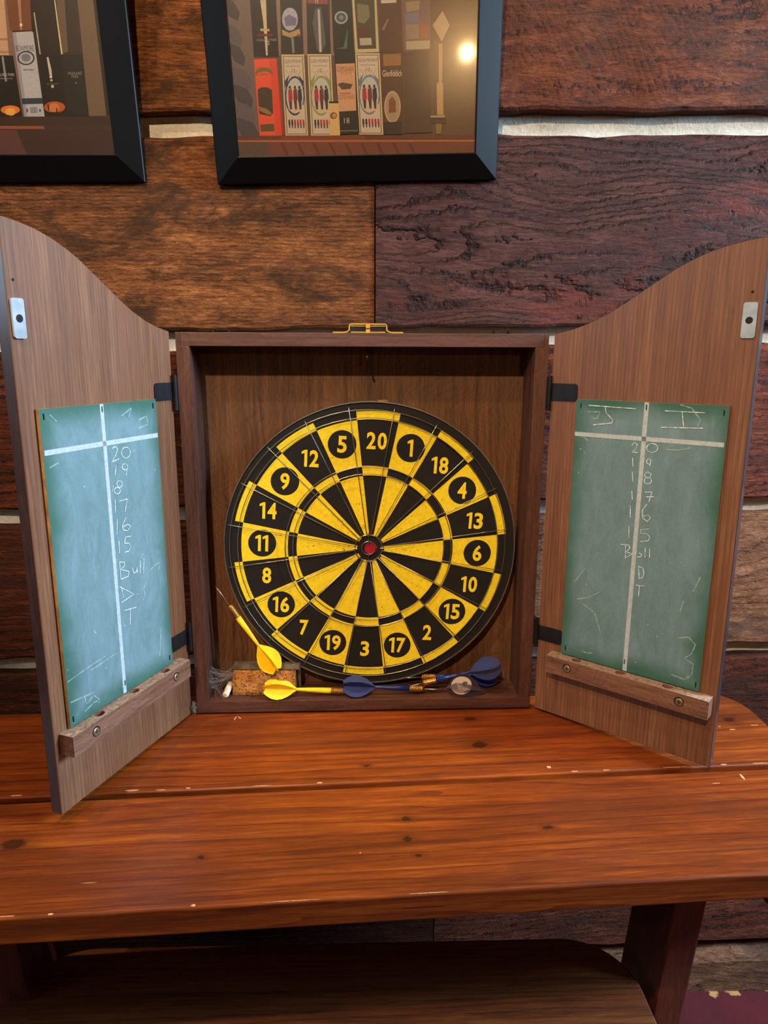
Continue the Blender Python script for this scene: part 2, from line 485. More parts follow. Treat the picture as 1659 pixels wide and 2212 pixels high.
M['board_edge'] = plain('hardboard_edge', (150, 112, 66), 0.8, noise=0.2)
M['line'] = plain('white_paint_line', (164, 174, 178), 0.7, noise=0.08, nscale=300)
M['chalk'] = plain('white_chalk', (206, 214, 212), 0.95, noise=0.12, nscale=700)
M['faint'] = film_mat('rubbed_chalk', (196, 210, 208), 0.38)
M['black_iron'] = plain('black_iron', (34, 34, 38), 0.45, 0.6, noise=0.2)
M['steel'] = plain('dull_steel', (176, 180, 184), 0.42, 0.75, noise=0.08)
M['screw'] = plain('worn_screw', (150, 128, 104), 0.45, 0.8, noise=0.25, nscale=400)
M['hole_shade'] = plain('hole_shade_black', (26, 16, 12), 0.9)  # near-black that stands in for the shade inside holes and slots
M['screw_slot'] = plain('pencil_grey', (70, 52, 44), 0.8)
M['brass'] = plain('brass', (226, 180, 84), 0.34, 0.7, noise=0.1)
M['barrel'] = plain('tarnished_brass', (150, 112, 58), 0.42, 0.85, noise=0.45, nscale=700)
M['wire'] = plain('steel_wire', (172, 164, 150), 0.32, 0.95, noise=0.1)
M['rim'] = plain('rim_band', (188, 180, 164), 0.35, 0.9, noise=0.1)
M['fibre'] = plain('dartboard_edge', (24, 20, 16), 0.8, noise=0.3)
M['face'] = vcol('dartboard_print', 0.75, 0.0, 0.20, 160.0, 0.25)
M['yellow'] = plain('yellow_plastic', (246, 200, 8), 0.38, noise=0.05, coat=0.1)
M['blue'] = plain('blue_plastic', (16, 34, 100), 0.35, noise=0.08, coat=0.1)
M['needle'] = plain('steel_needle', (190, 180, 165), 0.3, 1.0)
M['frame'] = plain('black_lacquer_frame', (11, 10, 11), 0.42, spec=0.10, noise=0.05)
M['print'] = vcol('photo_print', 0.45, 0.0, 0.16, 500.0)
M['glass'] = glass_mat()
M['film'] = film_mat('smoky_film', (62, 54, 68), 0.72)
M['flight_print'] = vcol('flight_print', 0.4, 0.0, 0.05)
M['web'] = film_mat('dusty_cobweb', (140, 132, 128), 0.42)
M['web'].node_tree.nodes['Principled BSDF'].inputs['Roughness'].default_value = 1.0
M['web'].node_tree.nodes['Principled BSDF'].inputs['Specular IOR Level'].default_value = 0.0

def sponge():
    t = NT('tan_sponge')
    v = t.coords(rnd=False)
    n = t.noise(v, 60.0, 6, 0.7)
    p = t.voro(v, 260.0)
    h = t.mapr(p, 0.1, 0.4)
    c = t.ramp(n, [(0.3, (116, 70, 30)), (0.6, (188, 126, 62))])
    c = t.mix(t.mapr(p, 0.14, 0.26, 0.75, 0.0), c, (50, 28, 12))
    t.l.new(c, t.b.inputs['Base Color']); t.b.inputs['Roughness'].default_value = 0.95
    t.l.new(t.bump(t.math('ADD', h, n), 0.8, 0.003), t.b.inputs['Normal'])
    return t.m
M['sponge'] = sponge()

# ------------------------------------------------------------------ setting: wall, floor
WALL_Y = 0.080            # face of the planks
FLOOR_Z = -0.615
TILT = 0.0155             # the planks run slightly uphill to the right

def build_wall():
    w = MB().box(-1.5, 1.7, WALL_Y + 0.024, WALL_Y + 0.16, FLOOR_Z - 0.05, 1.75)
    wall = struct(w.build('wall_back', M['plaster']))
    wall['label'] = 'rough plaster wall clad in wide rough-sawn planks'
    rows = [  # z low, z high, [(x0, x1, material)]
        (1.215, 1.50, [(-1.3, -0.28, 'plank_dark'), (-0.28, 1.5, 'plank_top_red')]),
        (0.898, 1.185, [(-1.3, 0.02, 'plank_orange'), (0.02, 1.5, 'plank_top_red')]),
        (0.597, 0.865, [(-1.3, 0.0155, 'plank_orange'), (0.0175, 1.5, 'plank_purple')]),
        (0.324, 0.568, [(-1.3, -0.02, 'plank_dark'), (-0.018, 1.5, 'plank_red')]),
        (0.070, 0.298, [(-1.3, 0.06, 'plank_dark'), (0.062, 1.5, 'plank_tan')]),
        (-0.208, 0.044, [(-1.3, 0.0, 'plank_dark'), (0.002, 1.5, 'plank_dark')]),
        (-0.535, -0.235, [(-1.3, 0.126, 'plank_dark'), (0.128, 1.5, 'plank_red')]),
        (FLOOR_Z - 0.02, -0.556, [(-1.3, 1.5, 'plank_tan')]),
    ]
    rng = random.Random(3)
    for zi, (z0, z1, segs) in enumerate(rows):
        for (x0, x1, mat) in segs:
            m = MB()
            n = max(8, int((x1 - x0) / 0.02))
            thick = 0.028 + rng.uniform(-0.001, 0.002)
            if zi == 7: thick = 0.05
            ph = [rng.uniform(0, 6.28) for _ in range(8)]
            def wob(x, k):
                return (0.0011 * math.sin(x * 23 + ph[k]) + 0.0008 * math.sin(x * 61 + ph[k + 1]) + rng.uniform(-0.0007, 0.0007))
            prof = []
            for i in range(n + 1):
                x = x0 + (x1 - x0) * i / n
                lo = z0 + wob(x, 0); hi = z1 + wob(x, 2)
                dy = 0.0012 * math.sin(x * 9 + ph[4])
                yf = WALL_Y + 0.026 - thick + dy
                yb = WALL_Y + 0.030
                prof.append([(x, yb, lo), (x, yf + 0.0035, lo), (x, yf, lo + 0.004), (x, yf + 0.0006 * math.sin(x * 17 + ph[5]), (lo + hi) / 2),
                             (x, yf, hi - 0.004), (x, yf + 0.0035, hi), (x, yb, hi)])
            v = [(p[0], p[1], p[2] + TILT * p[0]) for r in prof for p in r]
            k = 7
            f = []
            for i in range(n):
                for j in range(k):
                    f.append((i * k + j, i * k + (j + 1) % k, (i + 1) * k + (j + 1) % k, (i + 1) * k + j))
            f.append(tuple(range(k))); f.append(tuple(range(n * k + k - 1, n * k - 1, -1)))
            # origin at the plank's middle so the grain runs from there
            c = ((x0 + x1) / 2, WALL_Y, (z0 + z1) / 2)
            m.add([(p[0] - c[0], p[1] - c[1], p[2] - c[2]) for p in v], f)
            o = m.build('plank', M[mat], wall)
            o.location = c
    return wall
build_wall()

def build_far_wall():
    m = MB().box(-2.6, 3.2, -3.45, -3.35, FLOOR_Z, 2.5)
    o = struct(m.build('wall_front', plain('ochre_plaster', (46, 30, 16), 0.85, noise=0.15, nscale=20)))
    o['label'] = 'ochre plaster wall across the room'
build_far_wall()

def build_floor():
    m = MB()
    m.add([(-2.6, -3.4, 0), (3.2, -3.4, 0), (3.2, 0.2, 0), (-2.6, 0.2, 0), (-2.6, -3.4, -0.03), (3.2, -3.4, -0.03), (3.2, 0.2, -0.03), (-2.6, 0.2, -0.03)],
          [(0, 1, 2, 3), (7, 6, 5, 4), (0, 4, 5, 1), (1, 5, 6, 2), (2, 6, 7, 3), (3, 7, 4, 0)])
    o = struct(m.build('floor', M['carpet']))
    o.location = (0, 0, FLOOR_Z)
    o['label'] = 'worn red carpet with pale leaf marks'
build_floor()

# ------------------------------------------------------------------ table and bench
def round_rect(x0, x1, y0, y1, rad, n=10):
    """rad: (bl, br, tr, tl)"""
    pts = []
    for (cx, cy, r, a0) in ((x0 + rad[0], y0 + rad[0], rad[0], 180), (x1 - rad[1], y0 + rad[1], rad[1], 270),
                            (x1 - rad[2], y1 - rad[2], rad[2], 0), (x0 + rad[3], y1 - rad[3], rad[3], 90)):
        if r <= 1e-6:
            pts.append((cx, cy)); continue
        for i in range(n + 1):
            a = math.radians(a0 + 90 * i / n)
            pts.append((cx + r * math.cos(a), cy + r * math.sin(a)))
    return pts
def slab(pts, z0, z1):
    m = MB()
    n = len(pts)
    m.add([(x, y, z0) for x, y in pts] + [(x, y, z1) for x, y in pts],
          [tuple(range(n - 1, -1, -1)), tuple(range(n, 2 * n))] + [(i, (i + 1) % n, n + (i + 1) % n, n + i) for i in range(n)])
    return m

def build_table():
    R = Matrix.Rotation(0.052, 4, 'Z') @ Matrix.Rotation(0.05, 4, 'X')
    t = thing('pub_table', 'varnished orange-brown pine table of two planks carrying the open dartboard cabinet', 'table', R)
    rear = slab(round_rect(-0.80, 0.625, -0.1735, 0.0345, (0.004, 0.004, 0.075, 0.075)), -0.035, 0)
    rear.build('tabletop_plank', M['table'], t, bevel=0.003, seg=3)
    front = slab(round_rect(-0.80, 0.625, -0.372, -0.1845, (0.075, 0.075, 0.004, 0.004)), -0.035, 0)
    front.build('tabletop_plank', M['table'], t, bevel=0.003, seg=3)
    Ri = R.inverted()
    chip_mat = plain('bare_wood_chip', (206, 138, 92), 0.7, noise=0.25, nscale=300)
    rng = random.Random(21)
    for (cx, cy, L, Wd) in ((-0.467, -0.170, .022, .003), (-0.320, -0.170, .020, .004), (-0.246, -0.1705, .008, .003), (-0.282, -0.1715, .016, .0018), (-0.071, -0.1715, .010, .003), (-0.15, -0.1722, .03, .0012),
                            (0.283, -0.1715, .014, .002), (0.328, -0.172, .012, .0018), (0.430, -0.1722, .05, .0012), (0.500, -0.1715, .012, .003), (0.554, -0.172, .03, .0014), (0.547, -0.078, .006, .002),
                            (0.562, -0.087, .012, .0022), (0.604, -0.078, .014, .0018), (0.511, -0.200, .004, .016), (0.467, -0.211, .016, .0012), (-0.352, -0.3695, .008, .003), (-0.205, -0.369, .006, .004),
                            (-0.023, -0.305, .003, .002), (0.250, -0.160, .008, .006), (-0.40, -0.369, .03, .0014), (0.05, -0.3705, .05, .001), (-0.10, -0.3705, .07, .001)):
        k = 9
        pts = [(cx + L / 2 * math.cos(2 * math.pi * i / k) * rng.uniform(.6, 1), cy + Wd / 2 * math.sin(2 * math.pi * i / k) * rng.uniform(.6, 1)) for i in range(k)]
        slab(pts, -0.0004, 0.00035).build('varnish_chip', chip_mat, t)
    for sx in (1, -1):
        # splayed leg boards leaning in towards the floor
        xt = 0.436 if sx > 0 else -0.485
        m = MB()
        lean = -0.10 * sx
        v = []
        for z in (-0.06, FLOOR_Z + 0.0):
            dx = lean * (-0.05 - z)
            for (x, y) in ((-0.021, -0.25), (0.021, -0.25), (0.021, -0.14), (-0.021, -0.14)):
                v.append(Ri @ Vector((xt + dx + x, y + 0.02 * (z + 0.06), z)))
        for k in range(4):
            v[k].z = -0.035
        m.add(v, [(0, 1, 2, 3), (7, 6, 5, 4), (0, 4, 5, 1), (1, 5, 6, 2), (2, 6, 7, 3), (3, 7, 4, 0)])
        m.build('leg', M['table_leg'], t, bevel=0.003)
        # cross batten under the top, with rounded lower corners
        x0 = 0.452 if sx > 0 else -0.62
        b = MB()
        pts = [(x0, 0.0)] + [(x0 + 0.05 - 0.05 * math.cos(a), -0.05 * math.sin(a)) for a in [math.radians(q) for q in range(10, 91, 16)]] + \
              [(x0 + 0.13, -0.05), (x0 + 0.13, 0.0)]
        b.prism([(x, z - 0.035) for x, z in pts], -0.345, -0.02)
        b.build('cross_batten', M['table_leg'], t, bevel=0.002)
build_table()

def build_bench():
    z = -0.27
    t = thing('low_bench', 'low brown bench with rounded ends pushed under the table', 'bench', Matrix.Translation((-0.05, -0.30, FLOOR_Z)))
    zs = z - FLOOR_Z
    s = slab(round_rect(-0.42, 0.42, -0.13, 0.13, (0.09, 0.09, 0.09, 0.09), 12), zs - 0.03, zs)
    s.build('seat', M['bench'], t, bevel=0.003)
    for sx in (-1, 1):
        MB().box(sx * 0.30 - 0.018, sx * 0.30 + 0.018, -0.10, 0.10, 0, zs - 0.03).build('leg', M['table_leg'], t, bevel=0.002)
    MB().box(-0.282, 0.282, -0.012, 0.012, 0.10, 0.16).build('stretcher', M['table_leg'], t, bevel=0.002)
build_bench()


# hand-written chalk strokes on the doors (mm from the hinge, mm above the door foot)
CHALK_L = [
    [(138.1,437.0),(131.6,438.8),(128.2,434.9),(132.0,428.3),(140.5,420.1),(126.6,422.3)],
    [(104.9,427.5),(106.1,424.5),(108.7,422.4),(112.2,421.4),(115.9,421.9),(119.1,423.7),(121.1,426.5),(121.6,429.6),(120.4,432.6),(117.9,434.8),(114.4,435.7),(110.7,435.3),(107.5,433.5),(105.4,430.8),(104.9,427.5)],
    [(133.1,414.3),(136.5,402.3)],
    [(111.9,409.8),(112.7,408.1),(114.3,407.0),(116.4,406.5),(118.8,406.9),(120.7,408.0),(122.0,409.5),(122.3,411.3),(121.6,412.9),(120.1,414.1),(117.9,414.5),(115.6,414.2),(113.6,413.1),(112.3,411.6),(111.9,409.8)],
    [(111.2,412.0),(116.1,399.1)],
    [(141.4,390.6),(143.1,382.9)],
    [(124.6,389.2),(125.3,387.5),(126.9,386.2),(129.0,385.7),(131.3,386.1),(133.2,387.3),(134.5,389.0),(134.7,390.9),(134.0,392.7),(132.5,393.9),(130.3,394.4),(128.1,394.0),(126.1,392.9),(124.9,391.2),(124.6,389.2)],
    [(129.1,381.3),(129.9,379.6),(131.6,378.4),(133.9,377.9),(136.4,378.4),(138.5,379.6),(139.9,381.4),(140.2,383.3),(139.5,385.0),(137.8,386.2),(135.5,386.6),(133.0,386.2),(130.8,385.0),(129.5,383.3),(129.1,381.3)],
    [(140.0,371.6),(141.2,354.6)],
    [(132.7,368.0),(117.4,368.2),(123.2,351.8)],
    [(138.7,346.1),(141.8,326.4)],
    [(122.2,344.5),(130.2,335.5),(129.5,329.4),(121.4,325.9),(114.5,330.9),(120.4,334.6),(128.5,333.5)],
    [(139.3,317.0),(139.8,300.4)],
    [(116.0,317.6),(126.5,318.8),(128.8,311.0),(119.9,308.8),(117.7,302.2),(121.6,298.6),(130.1,299.0)],
    [(141.1,288.8),(141.0,264.8)],
    [(141.1,288.8),(132.1,285.9),(132.1,281.3),(140.3,278.3),(124.6,271.1),(127.0,265.1),(141.0,265.2)],
    [(117.5,274.5),(115.8,266.0),(109.8,266.7),(108.3,272.5),(108.3,263.8)],
    [(100.9,279.7),(103.4,262.3)],
    [(93.5,280.8),(96.3,260.2)],
    [(142.1,255.5),(138.3,238.7)],
    [(144.8,256.0),(118.1,237.2),(143.1,233.9)],
    [(111.7,235.5),(110.3,235.0)],
    [(139.4,221.2),(115.7,218.0)],
    [(128.0,219.3),(130.3,198.5)],
]
FAINT_L = [
    [(244.8,140.1),(225.8,137.6),(205.9,135.1)],
    [(222.0,137.8),(219.7,125.7),(206.3,131.3),(197.1,120.7),(207.5,121.7),(223.2,117.5)],
    [(207.3,165.7),(161.6,169.4)],
    [(91.4,245.5),(98.2,239.2),(96.3,227.9),(101.5,223.3)],
    [(83.6,260.1),(70.3,264.8),(58.8,265.9),(64.9,254.7)],
    [(74.5,129.8),(67.5,172.0)],
    [(196.4,214.4),(193.2,209.2)],
    [(246.1,167.6),(211.7,171.6),(180.2,174.1)],
    [(115.8,476.0),(96.4,485.2),(103.0,473.2)],
    [(84.6,468.1),(67.3,472.2),(65.7,461.0),(85.8,457.3)],
    [(232.8,486.6),(223.8,478.1)],
    [(240.4,427.4),(227.6,431.1)],
]
CHALK_R = [
    [(60.0,485.8),(126.4,484.2)],
    [(84.3,484.9),(85.9,476.9),(96.0,467.7),(95.3,463.2),(87.1,461.7),(68.4,458.9)],
    [(165.4,483.4),(214.9,483.5)],
    [(186.9,483.2),(190.7,464.4)],
    [(162.2,461.6),(214.5,463.9)],
    [(125.4,434.7),(129.0,439.4),(132.8,435.7),(130.3,429.0),(126.2,425.0),(134.2,425.7)],
    [(160.3,434.0),(159.8,431.4),(158.0,429.2),(155.1,427.8),(151.8,427.5),(148.8,428.3),(146.5,430.2),(145.6,432.7),(146.1,435.4),(148.0,437.6),(150.8,439.0),(154.1,439.3),(157.2,438.4),(159.4,436.5),(160.3,434.0)],
    [(127.7,418.1),(129.2,405.6)],
    [(153.0,415.0),(152.8,413.5),(152.1,412.1),(151.0,411.3),(149.7,411.2),(148.5,411.8),(147.5,413.0),(147.1,414.5),(147.3,416.1),(148.0,417.4),(149.1,418.2),(150.4,418.3),(151.6,417.7),(152.6,416.6),(153.0,415.0)],
    [(153.0,417.4),(151.7,408.9)],
    [(128.9,398.8),(130.8,385.3)],
    [(154.4,396.7),(154.1,394.9),(153.1,393.4),(151.5,392.5),(149.6,392.3),(147.9,392.9),(146.7,394.1),(146.1,395.8),(146.4,397.6),(147.4,399.1),(149.0,400.1),(150.8,400.3),(152.5,399.7),(153.8,398.4),(154.4,396.7)],
    [(155.8,389.2),(155.5,387.3),(154.2,385.6),(152.3,384.5),(150.2,384.2),(148.1,384.8),(146.6,386.2),(145.9,388.1),(146.3,390.1),(147.5,391.8),(149.4,392.8),(151.6,393.1),(153.7,392.4),(155.1,391.1),(155.8,389.2)],
    [(130.4,372.3),(132.0,360.1)],
    [(148.5,372.5),(157.9,374.1),(154.7,360.0)],
    [(150.2,366.2),(161.0,368.0)],
    [(129.9,351.6),(131.4,334.4)],
    [(152.6,356.8),(147.0,347.1),(148.2,336.9),(154.7,332.3),(158.6,337.7),(155.9,341.8),(148.8,339.1)],
    [(130.3,322.2),(131.7,305.1)],
    [(158.3,322.5),(147.0,319.6),(147.5,314.5),(156.1,315.2),(160.3,310.9),(158.3,305.8),(148.4,303.0)],
    [(120.0,294.3),(132.5,295.4)],
    [(127.8,294.1),(128.8,275.6)],
    [(132.5,295.4),(134.3,291.0),(129.5,285.2),(137.9,283.1),(128.8,275.6)],
    [(147.7,286.4),(150.9,285.5),(150.6,281.8),(145.2,280.0)],
    [(155.4,295.2),(156.3,282.0)],
    [(161.4,295.2),(162.1,282.1)],
    [(148.3,267.3),(150.8,249.7)],
    [(148.3,267.3),(154.6,266.0),(156.7,257.8),(154.9,252.1),(150.8,249.7)],
    [(147.0,239.6),(159.1,240.7)],
    [(152.0,239.6),(151.7,223.9)],
]
FAINT_R = [
    [(210.4,177.1),(223.5,182.1),(232.9,173.5),(229.4,159.7),(220.6,150.3),(232.7,145.6),(232.3,129.3),(223.4,120.0),(205.5,122.2)],
    [(61.2,199.3),(79.2,205.7),(96.3,218.6)],
    [(70.8,194.6),(89.8,185.3),(100.8,158.1)],
    [(73.6,120.3),(83.0,119.4),(90.9,121.6)],
    [(212.2,230.6),(208.9,214.1)],
    [(230.3,268.7),(223.1,246.6)],
    [(57.1,226.1),(71.6,249.5)],
    [(60.2,476.6),(77.4,477.5),(73.8,468.1),(67.4,467.7)],
    [(183.3,492.5),(198.3,488.5),(210.5,474.2),(207.6,466.5)],
    [(53.9,441.8),(63.1,436.2)],
    [(171.8,433.0),(186.9,433.3),(201.3,437.5)],
]

# ------------------------------------------------------------------ dartboard cabinet
CW, CH, CD = 0.53, 0.58372, 0.0672
PHI = 0.01224
ZB = 0.004
CAB = Matrix.Translation((0, 0, ZB)) @ Matrix.Rotation(PHI, 4, 'Z')
HW = CW / 2
TH = 0.019

def s_curve(u):
    """height of the ogee top of a door at distance u from the hinge"""
    pts = [(0, .5845), (.0255, .5895), (.049, .597), (.0745, .6085), (.099, .6225), (.12, .636), (.14, .6485), (.16, .661), (.18, .671), (.2, .679), (.222, .685), (.245, .689), (.268, .691)]
    for (a, b), (c, d) in zip(pts, pts[1:]):
        if u <= c:
            return b + (d - b) * (u - a) / (c - a)
    return pts[-1][1]

def build_door(cab, sgn):
    a, g, w = (1.96094, 0.0085, 0.2690) if sgn < 0 else (2.41405, 0.0077, 0.2665)
    dx, dy = -sgn * math.cos(a), -math.sin(a)
    ex = Vector((dx, dy, 0)); ez = Vector((0, 0, 1)); ey = ez.cross(ex)
    m4 = frame4((sgn * (HW + g), 0, 0), ex, ey, ez)
    s = 1.0 if sgn < 0 else -1.0          # local y of the inner face side
    m = MB()
    n = 40
    top = [(w * i / n, s_curve(w * i / n)) for i in range(n + 1)]
    poly = [(0, 0), (w, 0)] + [p for p in reversed(top)]
    m.prism(poly, 0, -0.0165 * s)
    d = m.build('door', M['door'], cab, bevel=0.0008, seg=1)
    d.matrix_local = m4
    d.data.materials.append(M['door_edge'])
    for pl in d.data.polygons:
        if pl.normal.y * s < 0.5: pl.material_index = 1
    side = 'left' if sgn < 0 else 'right'
    d['label'] = side + ' cabinet door with a curved top and a green chalkboard'
    def Y(v): return s * v
    off = 0.0014 if sgn < 0 else 0.0003
    # chalkboard: face + hardboard edge
    b = MB()
    bu0, bu1, bv = (0.0455, 0.2477, 0.1500) if sgn < 0 else (0.0415, 0.2435, 0.1408)
    y0, y1 = off, off + 0.0042
    b.box(bu0, bu1, min(Y(y0), Y(y1)), max(Y(y0), Y(y1)), 0.1075, 0.4935)
    ob = b.build('chalkboard', M['board'], d)
    ob.data.materials.append(M['board_edge'])
    for p in ob.data.polygons:
        if abs(p.normal.y) < 0.5: p.material_index = 1
    ob['label'] = 'dusty green chalkboard'
    f0 = y1 + 0.0002
    def quad(mb, x0, x1, z0, z1, sk=0.0):
        mb.box(x0, x1, min(Y(f0 - 0.0004), Y(f0 + 0.00015)), max(Y(f0 - 0.0004), Y(f0 + 0.00015)), z0, z1)
    l1 = MB(); quad(l1, bv - 0.003, bv + 0.003, 0.1078, 0.4933); l1.build('painted_line', M['line'], d)
    l2 = MB(); quad(l2, bu0 + 0.0006, bu1 - 0.0022, 0.4415, 0.4475); l2.build('painted_line', M['line'], d)
    # chalk writing: hand-drawn strokes
    def strokes(name, data, mat, wid, jit):
        rng = random.Random(5)
        yy = Y(f0 + 0.0004)
        for st in data:
            mb = MB()
            pts = [Vector((p[0] / 1000, p[1] / 1000)) for p in st]
            # resample
            q = [pts[0]]
            for p0, p1 in zip(pts, pts[1:]):
                k = max(1, int((p1 - p0).length / 0.003))
                for i in range(1, k + 1): q.append(p0.lerp(p1, i / k))
            if len(q) < 2: continue
            L = []; Rr = []
            for i, p in enumerate(q):
                tq = (q[min(i + 1, len(q) - 1)] - q[max(i - 1, 0)])
                if tq.length < 1e-9: tq = Vector((1, 0))
                tq.normalize(); nn = Vector((-tq.y, tq.x))
                ww = wid * rng.uniform(1 - jit, 1 + jit)
                L.append(p + nn * ww); Rr.append(p - nn * ww)
            nq = len(q)
            mb.add([(p.x, yy, p.y) for p in L] + [(p.x, yy, p.y) for p in Rr], [(i, i + 1, nq + i + 1, nq + i) for i in range(nq - 1)])
            mb.build(name, mat, d, recalc=False)
    C_, F_ = (CHALK_L, FAINT_L) if sgn < 0 else (CHALK_R, FAINT_R)
    strokes('chalk_stroke', C_, M['chalk'], 0.00044, 0.5)
    strokes('rubbed_chalk_mark', F_, M['faint'], 0.0007, 0.6)
    if sgn < 0:
        f_keep, f0 = f0, -0.0002
        strokes('pencil_mark', [[(23.5, 31), (22.5, 18)], [(17, 27), (14.5, 29.5), (12.5, 27), (17, 20), (11.5, 19)]], M['screw_slot'], 0.00035, 0.3)
        f0 = f_keep
    # staples
    for (u, z) in ((bu0 + 0.007, 0.485), (bv, 0.487), (bu1 - 0.006, 0.485), (bu0 + 0.007, 0.118), (bu1 - 0.005, 0.117), (bv - 0.001, 0.122)):
        st = MB(); st.box(u - 0.0006, u + 0.0006, min(Y(f0 - .0005), Y(f0 + 0.0008)), max(Y(f0 - .0005), Y(f0 + 0.0008)), z - 0.0035, z + 0.0035)
        st.build('staple', M['black_iron'], d)
    # ledge with three peg holes
    L0, L1, Z0, Z1, DP = 0.0255, 0.2615, 0.0785, 0.1055, 0.0215
    lb = MB()
    holes = (0.070, 0.137, 0.204)
    cuts = [L0, 0.1035, 0.1705, L1]
    nseg = 24
    for i, hu in enumerate(holes):
        x0, x1 = cuts[i], cuts[i + 1]
        hc = (hu, 0.0105); hr = 0.0058
        ring = []; sq = []
        for k in range(nseg):
            an = 2 * math.pi * k / nseg
            c, sn = math.cos(an), math.sin(an)
            ring.append((hc[0] + hr * c * 1.25, hc[1] + hr * sn))
            # ray to the cell border
            tx = ((x1 - hc[0]) / c) if c > 1e-9 else ((x0 - hc[0]) / c if c < -1e-9 else 1e9)
            ty = ((DP - hc[1]) / sn) if sn > 1e-9 else ((0 - hc[1]) / sn if sn < -1e-9 else 1e9)
            tt = min(tx, ty)
            sq.append((hc[0] + c * tt, hc[1] + sn * tt))
        for (px, py) in ((x1, DP), (x0, DP), (x0, 0.0), (x1, 0.0)):   # snap the nearest border point to each corner
            kk = min(range(nseg), key=lambda q: (sq[q][0] - px) ** 2 * 0.2 + (sq[q][1] - py) ** 2 + (0 if abs(sq[q][0] - px) < 0.03 else 1))
            sq[kk] = (px, py)
        for z, flip in ((Z1, False), (Z0, True)):
            v = [(p[0], Y(p[1]), z) for p in ring] + [(p[0], Y(p[1]), z) for p in sq]
            lb.add(v, [(k, (k + 1) % nseg, nseg + (k + 1) % nseg, nseg + k) for k in range(nseg)])
        v = [(p[0], Y(p[1]), Z1) for p in ring] + [(p[0], Y(p[1]), Z0) for p in ring]
        lb.add(v, [(k, (k + 1) % nseg, nseg + (k + 1) % nseg, nseg + k) for k in range(nseg)])
        lb.add([(p[0], Y(p[1]), Z0 + 0.0005) for p in ring], [tuple(range(nseg))])
        # outer skin of the cell
        v = [(p[0], Y(p[1]), Z1) for p in sq] + [(p[0], Y(p[1]), Z0) for p in sq]
        fs = []
        for k in range(nseg):
            k2 = (k + 1) % nseg
            mx = (sq[k][0] + sq[k2][0]) / 2
            if (abs(mx - x1) < 1e-6 and i < 2) or (abs(mx - x0) < 1e-6 and i > 0): continue
            fs.append((k, k2, nseg + k2, nseg + k))
        lb.add(v, fs)
    lo = lb.build('ledge', M['ledge'], d)
    lo.data.materials.append(M['ledge_dust'])
    for pl in lo.data.polygons:
        if abs(pl.center.z - Z1) < 1e-5: pl.material_index = 1
    lo['label'] = 'small wooden dart ledge with three holes'
    for u in (0.060, 0.2235):
        sc = MB()
        sc.add([(u + 0.0068 * math.cos(q * math.pi / 10), Y(DP + 0.0002), 0.0935 + 0.0068 * math.sin(q * math.pi / 10)) for q in range(20)], [tuple(range(20))])
        sc.build('recess_shade', M['hole_shade'], d)  # flat dark disc, recess shade put into its colour
        sc = MB()
        prof = [(0, 0.0052), (0.0007, 0.0052), (0.0012, 0.0044), (0.0014, 0.0)]
        v = []
        for (h, r) in prof[:3]:
            v += [(u + 0.0006 + r * math.cos(q * math.pi / 8), Y(DP + 0.0002 + h), 0.0932 + r * math.sin(q * math.pi / 8)) for q in range(16)]
        fs = [(i * 16 + q, i * 16 + (q + 1) % 16, (i + 1) * 16 + (q + 1) % 16, (i + 1) * 16 + q) for i in range(2) for q in range(16)] + [tuple(range(32, 48))]
        sc.add(v, fs)
        so = sc.build('screw', M['screw'], d)
        cr = MB()
        for (ax, az) in ((0.0030, 0.0006), (0.0006, 0.0030)):
            cr.box(u + 0.0006 - ax, u + 0.0006 + ax, min(Y(DP + 0.0012), Y(DP + 0.0016)), max(Y(DP + 0.0012), Y(DP + 0.0016)), 0.0932 - az, 0.0932 + az)
        cr.build('screw_slot', M['hole_shade'], d)  # dark raised cross, slot shade as colour
    # strike plate near the free edge
    pu0, pu1 = (0.2505, 0.2665) if sgn < 0 else (0.2455, 0.2615)
    pz0, pz1 = (0.569, 0.6105) if sgn < 0 else (0.575, 0.617)
    pp = round_rect(pu0, pu1, pz0, pz1, (0.0025,) * 4, 4)
    pm = MB(); pm.prism(pp, Y(0.0002), Y(0.0018 if sgn > 0 else 0.0035))
    po = pm.build('strike_plate', M['steel'], d)
    po['label'] = 'small steel strike plate'
    hy = 0.0018 if sgn > 0 else 0.0035
    sm = MB(); sm.prism(disc(18, (pu0 + pu1) / 2, (pz0 + pz1) / 2, 0.0042), Y(hy - 0.0004), Y(hy + 0.0008 if sgn < 0 else hy + 0.0002))
    sm.build('screw', M['black_iron'] if sgn < 0 else M['hole_shade'], d)
    if sgn < 0:
        cr = MB()
        for (ax, az) in ((0.0026, 0.0005), (0.0005, 0.0026)):
            cu, cz = (pu0 + pu1) / 2, (pz0 + pz1) / 2
            cr.box(cu - ax, cu + ax, min(Y(hy + 0.0006), Y(hy + 0.0010)), max(Y(hy + 0.0006), Y(hy + 0.0010)), cz - az, cz + az)
        cr.build('screw_slot', M['hole_shade'], d)  # slot shade as a dark raised cross
    hh = MB(); hh.prism(disc(10, 0.2585 if sgn < 0 else 0.2535, 0.629, 0.0018), Y(-0.0002), Y(0.0003)); hh.build('peg_hole_shade', M['hole_shade'], d)  # flat dark disc in place of the shade in a hole
    # hinge leaves on the inner face
    for z0, z1 in ((0.490, 0.5145), (0.1185, 0.142)):
        hl = MB()
        hl.prism(round_rect(-0.004, 0.0405, z0, z1, (0.0002, 0.005, 0.005, 0.0002), 5), Y(0.0003), Y(0.0016))
        hl.build('hinge_leaf', M['black_iron'], d)
    return d

